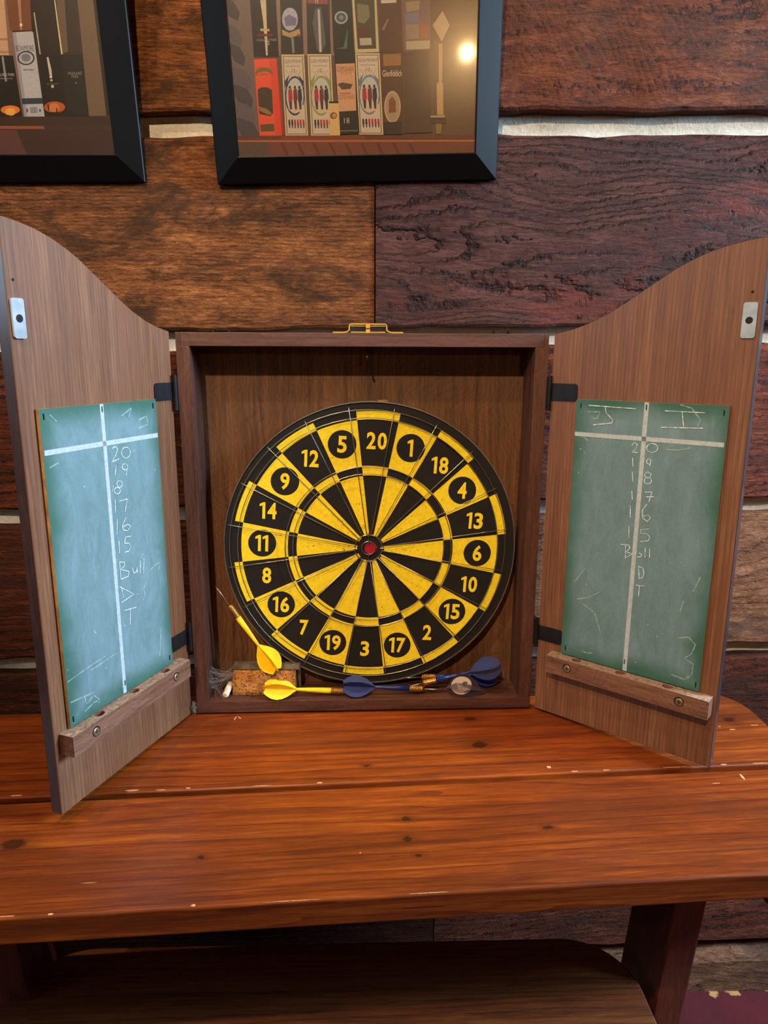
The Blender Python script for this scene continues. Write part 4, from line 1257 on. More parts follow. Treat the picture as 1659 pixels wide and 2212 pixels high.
# flat contents of the two photographs (mm in the plane of each frame)
PRINT_R = [
    ('p',[(27.1,238.8),(372.7,235.6),(379.6,26.8),(5.5,32.7)],(96,74,62)),
    ('p',[(30.5,229.7),(67.7,229.3),(66.7,153.9),(64.7,63.4),(33.9,58.6),(27.5,134.8)],(112,94,92)),
    ('p',[(262.6,227.5),(373.9,226.4),(372.0,69.3),(237.2,60.8)],(98,70,48)),  # right side: golden glare of the glass is mixed into these colours
    ('p',[(32.3,226.0),(44.9,220.4),(51.5,208.3),(48.4,198.9),(36.7,204.7),(32.2,214.0)],(62,54,62)),
    ('p',[(33.8,197.2),(45.4,191.5),(52.1,179.1),(49.0,169.5),(38.3,175.4),(33.7,185.0)],(92,82,92)),
    ('p',[(35.0,175.4),(47.8,169.5),(54.5,156.9),(51.4,147.2),(39.5,153.2),(34.8,163.0)],(70,62,72)),
    ('p',[(34.5,148.4),(54.3,142.3),(61.2,129.4),(58.0,119.5),(39.2,125.7),(34.4,135.7)],(98,86,98)),
    ('p',[(35.8,126.8),(53.5,120.6),(60.4,107.4),(57.2,97.4),(40.5,103.7),(35.7,113.8)],(72,64,76)),
    ('p',[(36.2,106.8),(55.2,100.4),(62.1,87.1),(58.9,76.9),(40.9,83.3),(36.1,93.6)],(100,88,100)),
    ('p',[(36.6,86.5),(58.0,80.0),(65.0,66.5),(61.8,56.1),(41.3,62.7),(36.4,73.1)],(76,68,82)),
    ('p',[(100.5,227.2),(107.1,227.1),(102.1,159.3),(95.4,159.4)],(138,112,106)),
    ('p',[(135.7,226.8),(142.3,226.8),(138.3,158.9),(131.5,158.9)],(138,112,106)),
    ('p',[(172.1,226.5),(178.7,226.4),(175.7,158.4),(168.9,158.5)],(138,112,106)),
    ('p',[(66.4,227.5),(100.5,227.2),(99.7,157.4),(65.9,157.8)],(28,20,19)),
    ('p',[(79.7,221.9),(87.4,221.8),(84.7,159.5),(82.4,159.5),(81.7,199.5)],(205,190,160)),
    ('p',[(77.1,190.2),(88.8,190.0),(89.6,187.2),(77.4,187.3)],(190,170,120)),
    ('p',[(72.6,184.1),(92.8,184.3),(93.1,181.5),(73.0,181.2)],(110,28,36)),
    ('t',[(84.9,177.3)],3.93,'HIGHLAND PARK',(150,140,140),26.62),
    ('t',[(85.8,173.7)],5.09,'12',(210,205,200),None),
    ('p',[(106.0,227.1),(134.0,226.9),(133.3,160.8),(103.4,161.2)],(40,36,40)),
    ('e',[(117.4,200.3),(127.9,200.2),(118.2,213.2)],(172,172,196)),
    ('p',[(109.7,202.1),(116.6,205.7),(126.3,200.9),(124.7,193.4),(111.3,192.6)],(112,112,150)),
    ('p',[(106.0,188.9),(115.2,185.0),(129.5,189.6),(130.2,183.0),(117.1,179.3),(106.1,182.7)],(176,150,100)),
    ('p',[(125.1,183.0),(130.2,183.4),(130.6,180.6),(126.1,180.6)],(150,40,34)),
    ('p',[(117.6,179.3),(121.0,179.2),(121.0,162.0),(118.1,162.0)],(128,130,140)),
    ('p',[(140.6,226.8),(169.3,226.5),(170.1,160.4),(138.4,160.8)],(46,38,38)),
    ('p',[(141.5,222.2),(168.0,221.9),(168.5,216.4),(141.7,217.6)],(140,70,80)),
    ('t',[(154.0,219.3)],4.63,'12',(220,205,200),None),
    ('p',[(151.4,211.9),(159.2,213.7),(162.0,191.1),(163.9,172.1),(156.5,161.1),(151.2,166.4),(147.1,195.1)],(92,88,92)),
    ('p',[(154.7,210.9),(157.4,210.9),(157.7,162.5),(154.4,162.5)],(190,186,190)),
    ('p',[(173.2,226.5),(199.7,226.2),(201.3,162.0),(173.6,162.3)],(33,32,28)),
    ('e',[(185.5,201.4),(194.3,201.3),(185.8,208.6)],(158,172,178)),
    ('e',[(185.5,201.4),(192.1,201.3),(185.7,206.7)],(72,86,104)),
    ('e',[(185.6,201.5),(188.5,201.5),(185.7,204.1)],(120,136,150)),
    ('p',[(177.1,166.1),(187.4,168.0),(191.3,181.3),(193.9,190.8),(191.9,166.0)],(70,112,98)),
    ('p',[(200.6,226.2),(232.7,225.9),(235.2,161.6),(202.8,161.0)],(196,180,146)),
    ('p',[(203.4,226.2),(229.9,225.9),(231.3,165.5),(206.4,165.3)],(72,68,48)),
    ('p',[(206.9,216.9),(222.4,214.9),(223.8,201.8),(216.3,194.4),(207.4,196.3)],(120,116,90)),
    ('p',[(206.0,188.8),(221.8,190.5),(223.7,179.1),(207.9,178.3)],(92,48,38)),
    ('p',[(209.0,177.8),(224.8,178.1),(225.8,169.9),(209.9,169.6)],(176,172,158)),
    ('p',[(236.0,225.9),(264.8,225.6),(266.5,161.2),(236.9,161.6)],(86,58,46)),
    ('p',[(238.7,220.3),(259.2,220.1),(259.2,217.3),(239.1,216.6)],(200,190,180)),
    ('p',[(239.7,187.5),(247.8,199.7),(248.9,198.7),(241.9,186.5)],(150,125,105)),
    ('p',[(265.9,225.6),(303.7,225.2),(305.2,164.7),(268.8,161.2)],(116,88,86)),
    ('p',[(271.4,218.1),(290.4,218.9),(289.3,208.6),(272.5,206.9)],(150,128,100)),
    ('p',[(270.8,205.1),(289.3,206.8),(289.3,194.1),(270.7,193.8)],(116,112,132)),
    ('p',[(271.3,192.8),(289.3,193.6),(289.3,176.4),(271.7,175.7)],(142,118,108)),
    ('p',[(271.7,173.7),(304.0,174.3),(304.1,164.7),(272.2,164.1)],(172,156,138)),
    ('p',[(289.8,196.4),(302.8,189.6),(300.6,175.3),(290.4,176.4)],(150,84,62)),
    ('p',[(65.2,155.8),(96.3,156.4),(100.6,64.9),(65.9,62.8)],(168,46,40)),
    ('p',[(65.6,154.9),(87.2,155.6),(96.2,155.5),(96.9,63.4),(65.9,62.8)],(228,86,54)),
    ('p',[(86.0,155.6),(96.2,155.5),(96.9,63.4),(88.7,63.0)],(216,70,46)),
    ('p',[(66.0,139.2),(69.2,144.1),(78.5,145.9),(87.4,143.9),(90.9,137.9),(89.6,136.0),(84.8,140.0),(78.1,141.0),(70.0,139.2),(67.4,135.8)],(120,100,40)),
    ('p',[(72.1,137.8),(83.5,137.6),(83.4,136.4),(72.0,136.6)],(127,90,67)),
    ('p',[(67.7,119.4),(73.1,122.3),(81.1,122.2),(87.2,119.1),(86.8,90.9),(83.0,87.3),(67.6,90.1)],(66,52,36)),
    ('p',[(67.8,99.3),(79.1,96.1),(85.5,89.9),(80.8,88.9),(68.5,94.2)],(150,110,70)),
    ('p',[(67.7,77.3),(86.9,78.1),(87.2,68.7),(68.1,68.5)],(92,76,48)),
    ('p',[(103.1,160.2),(133.6,159.9),(133.6,62.9),(102.0,63.3)],(208,190,146)),
    ('p',[(104.9,158.3),(131.8,158.0),(131.7,64.4),(103.9,64.8)],(70,60,62)),
    ('p',[(105.7,157.7),(131.0,157.4),(130.9,65.1),(104.7,65.5)],(204,188,174)),
    ('t',[(118.3,152.1)],4.86,'GLEN MORAY',(98,88,92),24.37),
    ('p',[(108.8,147.1),(127.8,146.8),(127.8,145.8),(108.7,146.0)],(157,147,147)),
    ('t',[(118.2,141.2)],5.09,'12',(60,50,60),None),
    ('p',[(107.2,141.4),(108.7,141.3),(118.2,129.8)],(176,160,160)),
    ('p',[(112.7,141.3),(114.3,141.3),(118.2,129.8)],(176,160,160)),
    ('p',[(121.9,141.2),(123.5,141.2),(118.2,129.8)],(176,160,160)),
    ('p',[(127.5,141.1),(129.0,141.1),(118.2,129.8)],(176,160,160)),
    ('p',[(105.4,129.0),(112.1,136.6),(108.9,126.1),(105.7,120.4)],(46,54,96)),
    ('p',[(131.0,128.7),(124.4,136.4),(127.4,125.9),(130.5,120.0)],(46,54,96)),
    ('e',[(118.1,111.3),(131.5,111.1),(119.7,135.0)],(46,54,96)),
    ('e',[(118.2,111.3),(130.0,111.1),(119.6,132.6)],(190,192,192)),
    ('e',[(118.6,97.8),(129.1,97.7),(119.1,104.7)],(206,184,160)),
    ('p',[(109.4,118.4),(114.4,120.2),(115.0,108.6),(113.7,104.8),(109.0,104.8)],(178,44,44)),
    ('p',[(109.6,104.8),(113.7,104.8),(113.0,95.0),(110.5,95.0)],(62,52,58)),
    ('e',[(111.9,121.5),(113.5,121.5),(112.1,123.6)],(70,50,48)),
    ('p',[(116.3,118.3),(121.2,120.2),(121.8,108.5),(120.5,104.7),(115.9,104.7)],(120,40,44)),
    ('p',[(116.5,104.7),(120.5,104.7),(119.9,94.9),(117.4,94.9)],(62,52,58)),
    ('e',[(118.8,121.4),(120.3,121.4),(118.9,123.6)],(70,50,48)),
    ('p',[(122.5,118.2),(127.4,120.1),(128.0,108.5),(126.8,104.6),(122.1,104.6)],(52,48,58)),
    ('p',[(122.7,104.6),(126.8,104.6),(126.1,94.8),(123.6,94.8)],(62,52,58)),
    ('e',[(124.9,121.3),(126.5,121.3),(125.1,123.5)],(70,50,48)),
    ('p',[(107.2,82.2),(109.4,83.2),(110.0,76.2),(107.2,76.3)],(44,44,62)),
    ('p',[(107.5,76.3),(109.4,76.2),(109.3,72.2),(107.8,72.3)],(70,60,70)),
    ('p',[(111.2,82.2),(113.4,83.1),(113.9,76.2),(111.1,76.2)],(44,44,62)),
    ('p',[(111.4,76.2),(113.3,76.2),(113.3,72.2),(111.7,72.2)],(70,60,70)),
    ('p',[(115.1,82.1),(117.3,83.1),(117.9,76.1),(115.0,76.2)],(172,48,46)),
    ('p',[(115.4,76.1),(117.2,76.1),(117.2,72.1),(115.6,72.2)],(70,60,70)),
    ('p',[(119.0,82.1),(121.2,83.0),(121.8,76.1),(119.0,76.1)],(172,48,46)),
    ('p',[(119.3,76.1),(121.2,76.1),(121.2,72.1),(119.6,72.1)],(70,60,70)),
    ('p',[(122.9,82.0),(125.1,83.0),(125.7,76.0),(122.9,76.0)],(172,48,46)),
    ('p',[(123.2,76.0),(125.1,76.0),(125.1,72.0),(123.5,72.0)],(70,60,70)),
    ('p',[(126.9,82.0),(129.1,82.9),(129.7,75.9),(126.9,76.0)],(172,48,46)),
    ('p',[(127.2,76.0),(129.1,76.0),(129.0,72.0),(127.5,72.0)],(70,60,70)),
    ('p',[(138.2,160.3),(170.1,159.9),(170.8,62.1),(137.7,62.6)],(208,190,146)),
    ('p',[(140.1,158.4),(168.2,158.1),(168.8,63.7),(139.7,64.1)],(70,60,62)),
    ('p',[(140.9,157.7),(167.4,157.4),(168.0,64.4),(140.5,64.8)],(204,188,174)),
    ('t',[(154.1,152.1)],4.86,'GLEN MORAY',(98,88,92),25.46),
    ('p',[(144.2,147.0),(164.1,146.8),(164.1,145.8),(144.2,146.0)],(157,147,147)),
    ('t',[(154.1,141.1)],5.09,'12',(60,50,60),None),
    ('p',[(142.6,141.3),(144.2,141.3),(154.2,129.6)],(176,160,160)),
    ('p',[(148.4,141.2),(150.0,141.2),(154.2,129.6)],(176,160,160)),
    ('p',[(158.0,141.1),(159.6,141.1),(154.2,129.6)],(176,160,160)),
    ('p',[(163.8,141.0),(165.4,141.0),(154.2,129.6)],(176,160,160)),
    ('p',[(140.8,128.8),(147.7,136.4),(144.5,125.9),(141.2,120.1)],(140,150,84)),
    ('p',[(167.6,128.5),(160.6,136.3),(163.9,125.6),(167.2,119.8)],(140,150,84)),
    ('e',[(154.2,110.9),(168.2,110.7),(155.5,134.9)],(140,150,84)),
    ('e',[(154.3,110.9),(166.7,110.8),(155.4,132.5)],(190,192,192)),
    ('e',[(154.9,97.4),(165.8,97.2),(155.2,104.3)],(206,184,160)),
    ('p',[(145.1,118.1),(150.3,120.0),(150.9,108.3),(149.6,104.4),(144.8,104.4)],(178,44,44)),
    ('p',[(145.4,104.4),(149.6,104.4),(149.0,94.5),(146.4,94.5)],(62,52,58)),
    ('e',[(147.7,121.2),(149.3,121.2),(147.8,123.4)],(70,50,48)),
    ('p',[(152.2,118.0),(157.4,119.9),(158.1,108.2),(156.8,104.3),(151.9,104.3)],(120,40,44)),
    ('p',[(152.6,104.3),(156.8,104.3),(156.2,94.4),(153.6,94.4)],(62,52,58)),
    ('e',[(154.8,121.1),(156.4,121.1),(154.9,123.3)],(70,50,48)),
    ('p',[(158.7,117.9),(163.9,119.8),(164.6,108.1),(163.3,104.2),(158.4,104.3)],(52,48,58)),
    ('p',[(159.1,104.2),(163.3,104.2),(162.7,94.3),(160.1,94.4)],(62,52,58)),
    ('e',[(161.3,121.1),(162.9,121.0),(161.4,123.2)],(70,50,48)),
    ('p',[(143.1,81.7),(145.4,82.6),(146.0,75.6),(143.1,75.6)],(44,44,62)),
    ('p',[(143.4,75.6),(145.4,75.6),(145.4,71.6),(143.7,71.6)],(70,60,70)),
    ('p',[(147.2,81.6),(149.5,82.6),(150.1,75.5),(147.2,75.6)],(44,44,62)),
    ('p',[(147.5,75.6),(149.5,75.6),(149.5,71.5),(147.8,71.6)],(70,60,70)),
    ('p',[(151.3,81.5),(153.6,82.5),(154.3,75.5),(151.3,75.5)],(172,48,46)),
    ('p',[(151.6,75.5),(153.6,75.5),(153.6,71.5),(152.0,71.5)],(70,60,70)),
    ('p',[(155.4,81.5),(157.7,82.5),(158.4,75.4),(155.4,75.5)],(172,48,46)),
    ('p',[(155.7,75.5),(157.7,75.4),(157.7,71.4),(156.1,71.4)],(70,60,70)),
    ('p',[(159.5,81.4),(161.8,82.4),(162.5,75.4),(159.5,75.4)],(172,48,46)),
    ('p',[(159.9,75.4),(161.8,75.4),(161.9,71.3),(160.2,71.4)],(70,60,70)),
    ('p',[(163.6,81.4),(165.9,82.3),(166.6,75.3),(163.7,75.4)],(172,48,46)),
    ('p',[(164.0,75.3),(166.0,75.3),(166.0,71.3),(164.3,71.3)],(70,60,70)),
    ('p',[(202.8,160.5),(235.7,160.1),(239.0,62.2),(204.8,62.7)],(208,190,146)),
    ('p',[(204.8,158.6),(233.8,158.3),(236.9,63.7),(206.8,64.2)],(70,60,62)),
    ('p',[(205.7,157.9),(233.0,157.6),(236.0,64.4),(207.7,64.9)],(204,188,174)),
    ('t',[(219.5,152.3)],4.86,'GLEN MORAY',(98,88,92),26.18),
    ('p',[(209.4,147.2),(229.9,147.0),(229.9,145.9),(209.4,146.2)],(157,147,147)),
    ('t',[(219.8,141.3)],5.09,'12',(60,50,60),None),
    ('p',[(207.8,141.5),(209.5,141.5),(220.1,129.8)],(176,160,160)),
    ('p',[(213.8,141.4),(215.5,141.4),(220.1,129.8)],(176,160,160)),
    ('p',[(223.8,141.3),(225.4,141.3),(220.1,129.8)],(176,160,160)),
    ('p',[(229.7,141.2),(231.4,141.2),(220.1,129.8)],(176,160,160)),
    ('p',[(206.3,129.0),(213.3,136.6),(210.2,126.0),(207.0,120.3)],(112,122,142)),
    ('p',[(234.0,128.6),(226.6,136.4),(230.2,125.8),(233.7,119.9)],(112,122,142)),
    ('e',[(220.7,111.1),(235.1,110.9),(221.3,135.1)],(112,122,142)),
    ('e',[(220.7,111.1),(233.5,110.9),(221.3,132.7)],(190,192,192)),
    ('e',[(221.6,97.5),(233.0,97.4),(221.8,104.4)],(206,184,160)),
    ('p',[(211.0,118.3),(216.3,120.1),(217.3,108.4),(216.1,104.5),(211.0,104.6)],(178,44,44)),
    ('p',[(211.7,104.6),(216.1,104.5),(215.6,94.6),(212.9,94.7)],(62,52,58)),
    ('e',[(213.6,121.4),(215.3,121.4),(213.7,123.6)],(70,50,48)),
    ('p',[(218.4,118.2),(223.7,120.1),(224.7,108.3),(223.5,104.4),(218.4,104.5)],(120,40,44)),
    ('p',[(219.1,104.5),(223.5,104.4),(223.1,94.5),(220.4,94.6)],(62,52,58)),
    ('e',[(221.0,121.3),(222.6,121.3),(221.1,123.5)],(70,50,48)),
    ('p',[(225.1,118.1),(230.4,120.0),(231.4,108.2),(230.2,104.3),(225.2,104.4)],(52,48,58)),
    ('p',[(225.8,104.4),(230.2,104.3),(229.8,94.4),(227.1,94.5)],(62,52,58)),
    ('e',[(227.7,121.2),(229.3,121.2),(227.7,123.4)],(70,50,48)),
    ('p',[(209.9,81.7),(212.2,82.7),(213.1,75.7),(210.0,75.7)],(44,44,62)),
    ('p',[(210.3,75.7),(212.4,75.7),(212.5,71.7),(210.8,71.7)],(70,60,70)),
    ('p',[(214.1,81.7),(216.5,82.7),(217.3,75.6),(214.2,75.7)],(44,44,62)),
    ('p',[(214.6,75.7),(216.6,75.6),(216.7,71.6),(215.0,71.6)],(70,60,70)),
    ('p',[(218.3,81.6),(220.7,82.6),(221.6,75.6),(218.5,75.6)],(172,48,46)),
    ('p',[(218.8,75.6),(220.9,75.6),(221.0,71.5),(219.3,71.6)],(70,60,70)),
    ('p',[(222.6,81.6),(224.9,82.5),(225.8,75.5),(222.8,75.5)],(172,48,46)),
    ('p',[(223.1,75.5),(225.1,75.5),(225.2,71.5),(223.5,71.5)],(70,60,70)),
    ('p',[(226.8,81.5),(229.2,82.5),(230.1,75.4),(227.0,75.5)],(172,48,46)),
    ('p',[(227.3,75.5),(229.4,75.5),(229.5,71.4),(227.8,71.4)],(70,60,70)),
    ('p',[(231.1,81.5),(233.4,82.4),(234.3,75.4),(231.3,75.4)],(172,48,46)),
    ('p',[(231.6,75.4),(233.6,75.4),(233.8,71.4),(232.1,71.4)],(70,60,70)),
    ('p',[(174.2,163.3),(201.9,163.0),(205.7,64.4),(177.4,63.3)],(40,34,36)),
    ('p',[(175.8,148.2),(201.7,148.8),(201.9,92.4),(177.4,91.5)],(206,158,124)),
    ('t',[(188.5,142.6)],6.94,'GLENMORANGIE',(120,70,50),23.73),
    ('t',[(188.5,138.2)],4.63,'PORT WOOD',(150,100,76),17.36),
    ('p',[(177.4,124.5),(183.5,126.4),(198.3,124.2),(194.7,118.7),(183.1,117.9)],(82,66,60)),
    ('p',[(180.1,114.3),(195.1,114.1),(195.0,112.3),(180.0,112.5)],(157,117,102)),
    ('t',[(189.1,108.8)],6.48,'SCOTCH WHISKY',(150,60,50),23.15),
    ('t',[(188.3,80.4)],8.56,'18',(196,176,140),None),
    ('p',[(178.2,68.5),(203.4,68.6),(203.6,67.1),(178.2,66.9)],(110,100,92)),
    ('p',[(164.6,103.0),(177.9,103.4),(178.4,59.1),(164.2,57.7)],(214,180,122)),
    ('p',[(164.6,104.0),(177.9,103.9),(177.8,101.6),(164.6,101.8)],(36,22,18)),
    ('e',[(170.3,86.6),(175.1,86.6),(170.5,90.7)],(120,76,48)),
    ('e',[(171.1,86.6),(173.7,86.6),(171.2,89.2)],(196,150,100)),
    ('p',[(236.3,160.6),(266.5,160.3),(265.6,62.5),(239.0,62.4)],(88,58,44)),
    ('p',[(240.3,158.6),(264.8,159.3),(264.6,145.6),(240.6,144.9)],(150,108,60)),
    ('t',[(252.5,136.4)],9.26,'Glenfiddich',(226,206,186),26.62),
    ('e',[(252.3,96.0),(263.8,95.9),(252.6,115.5)],(190,166,140)),
    ('e',[(252.4,96.0),(262.2,95.9),(252.6,113.5)],(168,142,120)),
    ('p',[(247.4,104.0),(252.1,109.0),(256.7,102.8),(257.1,89.6),(247.1,88.7)],(128,74,56)),
    ('p',[(239.3,77.4),(265.7,78.1),(264.4,62.0),(239.6,62.4)],(60,46,38)),
    ('p',[(268.8,161.2),(300.7,160.8),(308.2,64.0),(268.0,63.5)],(84,62,50)),
    ('p',[(320.6,207.4),(330.4,191.2),(319.9,172.2),(307.3,191.0)],(172,146,118)),
    ('p',[(316.0,170.3),(321.1,170.3),(321.1,124.1),(316.4,124.2)],(170,140,110)),
    ('p',[(313.6,124.2),(322.2,124.1),(323.3,85.6),(314.5,85.7)],(182,150,104)),
    ('p',[(304.5,84.8),(325.7,85.5),(325.1,81.9),(305.7,82.2)],(168,140,116)),
    ('p',[(312.8,74.9),(321.7,74.7),(320.1,61.7),(313.5,61.8)],(140,112,70)),
    ('p',[(305.7,80.6),(326.9,80.4),(328.2,75.2),(304.6,75.5)],(76,52,40)),
    ('p',[(30.9,63.8),(378.5,59.8),(378.8,51.4),(31.4,56.5)],(104,58,42)),
    ('p',[(95.2,62.9),(212.6,61.7),(212.5,56.0),(97.1,57.7)],(126,66,44)),
    ('p',[(31.5,58.1),(378.7,53.5),(378.8,51.4),(31.9,56.0)],(190,108,68)),
    ('p',[(31.9,56.3),(378.8,51.6),(379.9,17.1),(29.3,22.7)],(118,68,52)),
    ('p',[(31.8,55.5),(78.2,55.3),(75.5,21.9),(30.5,22.7)],(92,72,64)),
    ('p',[(94.5,53.5),(98.0,54.0),(106.3,36.4),(101.5,36.5)],(98,50,38)),
    ('p',[(116.8,53.2),(120.4,53.6),(128.7,36.1),(124.0,36.1)],(98,50,38)),
    ('p',[(139.2,52.8),(142.7,53.3),(151.3,35.7),(146.5,35.8)],(98,50,38)),
    ('p',[(161.6,52.5),(165.1,53.0),(173.8,35.4),(169.1,35.5)],(98,50,38)),
    ('p',[(184.0,52.2),(187.6,52.6),(196.4,35.0),(191.7,35.1)],(98,50,38)),
    ('p',[(206.4,51.8),(210.0,52.3),(219.0,34.7),(214.3,34.8)],(98,50,38)),
    ('p',[(228.9,51.5),(232.5,52.0),(241.7,34.3),(236.9,34.4)],(98,50,38)),
    ('p',[(251.5,51.2),(255.0,51.6),(264.3,34.0),(259.6,34.1)],(98,50,38)),
    ('p',[(274.0,50.8),(277.6,51.3),(287.1,33.6),(282.3,33.7)],(98,50,38)),
]
PRINT_L = [
    ('p',[(-213.4,241.8),(-1.9,242.6),(-31.7,14.4),(-260.4,15.0)],(40,30,28)),
    ('p',[(-205.1,237.9),(-153.7,238.1),(-158.6,157.9),(-221.6,157.0)],(200,164,138)),
    ('p',[(-198.8,176.7),(-157.4,177.6),(-156.9,175.1),(-199.3,174.2)],(160,124,104)),
    ('p',[(-201.6,162.8),(-159.2,162.8),(-159.1,160.4),(-202.1,160.3)],(170,130,112)),
    ('p',[(-154.6,238.1),(-151.4,238.1),(-152.3,167.0),(-154.4,85.1),(-158.0,84.2),(-161.2,162.0)],(128,104,98)),
    ('p',[(-152.8,238.1),(-120.6,238.2),(-126.3,186.6),(-154.9,186.1)],(118,70,46)),
    ('p',[(-137.6,238.2),(-132.6,238.2),(-138.9,186.9),(-141.2,186.9)],(170,132,108)),
    ('e',[(-139.3,192.6),(-137.4,192.6),(-138.9,194.6)],(226,216,206)),
    ('p',[(-119.7,238.2),(-87.4,238.4),(-90.8,158.8),(-121.1,158.8)],(40,29,27)),
    ('p',[(-120.5,206.7),(-118.9,206.7),(-118.9,159.2),(-120.6,158.8)],(186,178,168)),
    ('p',[(-88.4,238.4),(-58.8,238.5),(-62.8,158.9),(-91.7,158.8)],(56,46,42)),
    ('p',[(-87.9,238.4),(-76.4,238.4),(-82.2,162.1),(-90.6,159.7)],(104,88,72)),
    ('p',[(-91.3,220.3),(-89.9,220.3),(-90.0,159.2),(-91.9,158.8)],(226,212,186)),
    ('p',[(-193.3,157.0),(-155.9,157.5),(-155.9,85.1),(-179.5,78.1),(-208.4,79.0)],(26,21,20)),
    ('p',[(-171.6,156.6),(-168.8,156.6),(-169.5,127.0),(-172.4,127.0)],(140,146,160)),
    ('t',[(-171.8,135.2)],4.33,'HIGHLAND PARK',(196,190,190),27.55),
    ('p',[(-184.0,131.0),(-161.1,131.0),(-161.3,130.1),(-184.2,130.1)],(135,129,127)),
    ('e',[(-171.4,93.1),(-158.3,93.1),(-170.4,98.5)],(226,128,48)),
    ('e',[(-171.8,90.7),(-164.6,90.7),(-171.0,95.5)],(242,178,90)),
    ('p',[(-187.1,89.4),(-170.3,85.9),(-157.7,91.1),(-156.3,82.4),(-187.7,80.7)],(40,26,22)),
    ('p',[(-152.0,184.1),(-126.5,185.4),(-124.8,184.1),(-126.2,82.4),(-130.5,80.3),(-138.4,79.4),(-147.0,80.3),(-153.8,83.3)],(184,186,204)),
    ('p',[(-152.0,184.1),(-147.3,184.3),(-149.8,81.1),(-153.8,83.3)],(158,158,178)),
    ('p',[(-153.6,107.0),(-125.9,107.5),(-125.9,100.6),(-153.7,99.8)],(44,62,78)),
    ('t',[(-138.8,165.8)],8.46,'BOWMORE',(66,70,92),23.62),
    ('e',[(-139.3,154.6),(-127.8,154.6),(-137.8,162.9)],(36,40,62)),
    ('e',[(-139.3,154.6),(-129.7,154.6),(-138.1,161.4)],(176,178,196)),
    ('e',[(-139.3,155.0),(-133.1,155.0),(-138.5,159.6)],(120,124,146)),
    ('p',[(-145.4,141.8),(-131.1,141.8),(-131.4,140.0),(-145.7,140.0)],(127,127,142)),
    ('p',[(-143.7,96.3),(-134.5,96.5),(-135.1,89.4),(-144.1,89.2)],(96,98,116)),
    ('p',[(-149.4,94.6),(-147.4,94.6),(-147.8,90.3),(-149.8,90.1)],(70,72,90)),
    ('p',[(-132.0,94.1),(-129.9,94.1),(-130.2,90.7),(-132.3,90.5)],(70,72,90)),
    ('p',[(-142.5,96.3),(-141.7,96.3),(-142.1,89.4),(-142.9,89.4)],(196,198,212)),
    ('p',[(-140.4,96.3),(-139.6,96.3),(-140.0,89.4),(-140.8,89.4)],(196,198,212)),
    ('p',[(-138.2,96.3),(-137.5,96.3),(-137.9,89.4),(-138.6,89.4)],(196,198,212)),
    ('p',[(-136.1,96.3),(-135.3,96.3),(-135.7,89.4),(-136.5,89.4)],(196,198,212)),
    ('p',[(-121.2,158.4),(-89.8,158.8),(-94.5,85.9),(-126.2,82.4)],(30,23,22)),
    ('p',[(-111.7,155.5),(-109.3,155.7),(-107.5,140.5),(-108.1,133.8),(-111.3,134.6),(-111.4,143.0)],(206,200,190)),
    ('e',[(-109.8,132.5),(-107.9,132.5),(-109.5,134.2)],(220,214,206)),
    ('e',[(-109.7,128.5),(-108.0,128.5),(-109.5,130.0)],(190,184,176)),
    ('e',[(-109.4,121.3),(-107.5,121.3),(-109.1,123.2)],(206,200,190)),
    ('p',[(-117.3,124.7),(-101.3,125.4),(-101.3,123.8),(-117.3,123.3)],(84,76,74)),
    ('e',[(-110.6,96.3),(-96.3,96.3),(-109.5,103.2)],(186,92,44)),
    ('e',[(-111.4,95.6),(-103.7,95.6),(-110.6,101.0)],(208,130,76)),
    ('p',[(-120.0,99.7),(-118.0,99.7),(-118.3,92.0),(-119.8,92.0)],(40,24,20)),
    ('p',[(-108.7,95.4),(-107.1,95.4),(-107.6,89.4),(-109.3,89.4)],(40,24,20)),
    ('p',[(-124.8,90.7),(-97.2,90.2),(-96.0,82.4),(-125.2,82.4)],(34,24,22)),
    ('p',[(-90.8,158.4),(-62.8,158.9),(-64.8,85.9),(-95.5,85.9)],(36,34,36)),
    ('t',[(-76.9,136.8)],4.33,'HIGHLAND',(150,144,146),18.7),
    ('t',[(-77.1,133.0)],4.33,'PARK',(150,144,146),9.45),
    ('t',[(-77.3,125.5)],3.35,'18',(140,134,136),None),
    ('p',[(-60.2,238.5),(-40.3,238.5),(-41.5,84.8),(-65.5,84.6)],(116,96,82)),
    ('p',[(-226.7,84.2),(-22.3,85.9),(-24.2,71.8),(-229.0,72.9)],(62,42,38)),
    ('p',[(-228.8,73.8),(-129.7,73.3),(-128.4,69.3),(-229.6,69.8)],(150,88,66)),
    ('p',[(-129.7,73.3),(-23.9,74.0),(-24.5,69.2),(-128.4,69.3)],(72,46,44)),
    ('p',[(-229.6,69.8),(-24.5,69.6),(-31.7,14.4),(-240.6,14.9)],(66,44,44)),
    ('p',[(-229.9,68.5),(-167.6,68.5),(-157.5,36.5),(-236.5,35.7)],(96,62,64)),
]

# ------------------------------------------------------------------ framed photographs
def clip_poly(poly, x0, x1, z0, z1):
    def clip(ps, inside, cut):
        out = []
        for i, p in enumerate(ps):
            q = ps[(i + 1) % len(ps)]
            if inside(p):
                out.append(p)
                if not inside(q): out.append(cut(p, q))
            elif inside(q): out.append(cut(p, q))
        return out
    def cx(xv): return lambda p, q: (xv, p[1] + (q[1] - p[1]) * (xv - p[0]) / (q[0] - p[0]))
    def cz(zv): return lambda p, q: (p[0] + (q[0] - p[0]) * (zv - p[1]) / (q[1] - p[1]), zv)
    for ins, cut in ((lambda p: p[0] >= x0, cx(x0)), (lambda p: p[0] <= x1, cx(x1)), (lambda p: p[1] >= z0, cz(z0)), (lambda p: p[1] <= z1, cz(z1))):
        poly = clip(poly, ins, cut)
        if len(poly) < 3: return []
    return poly

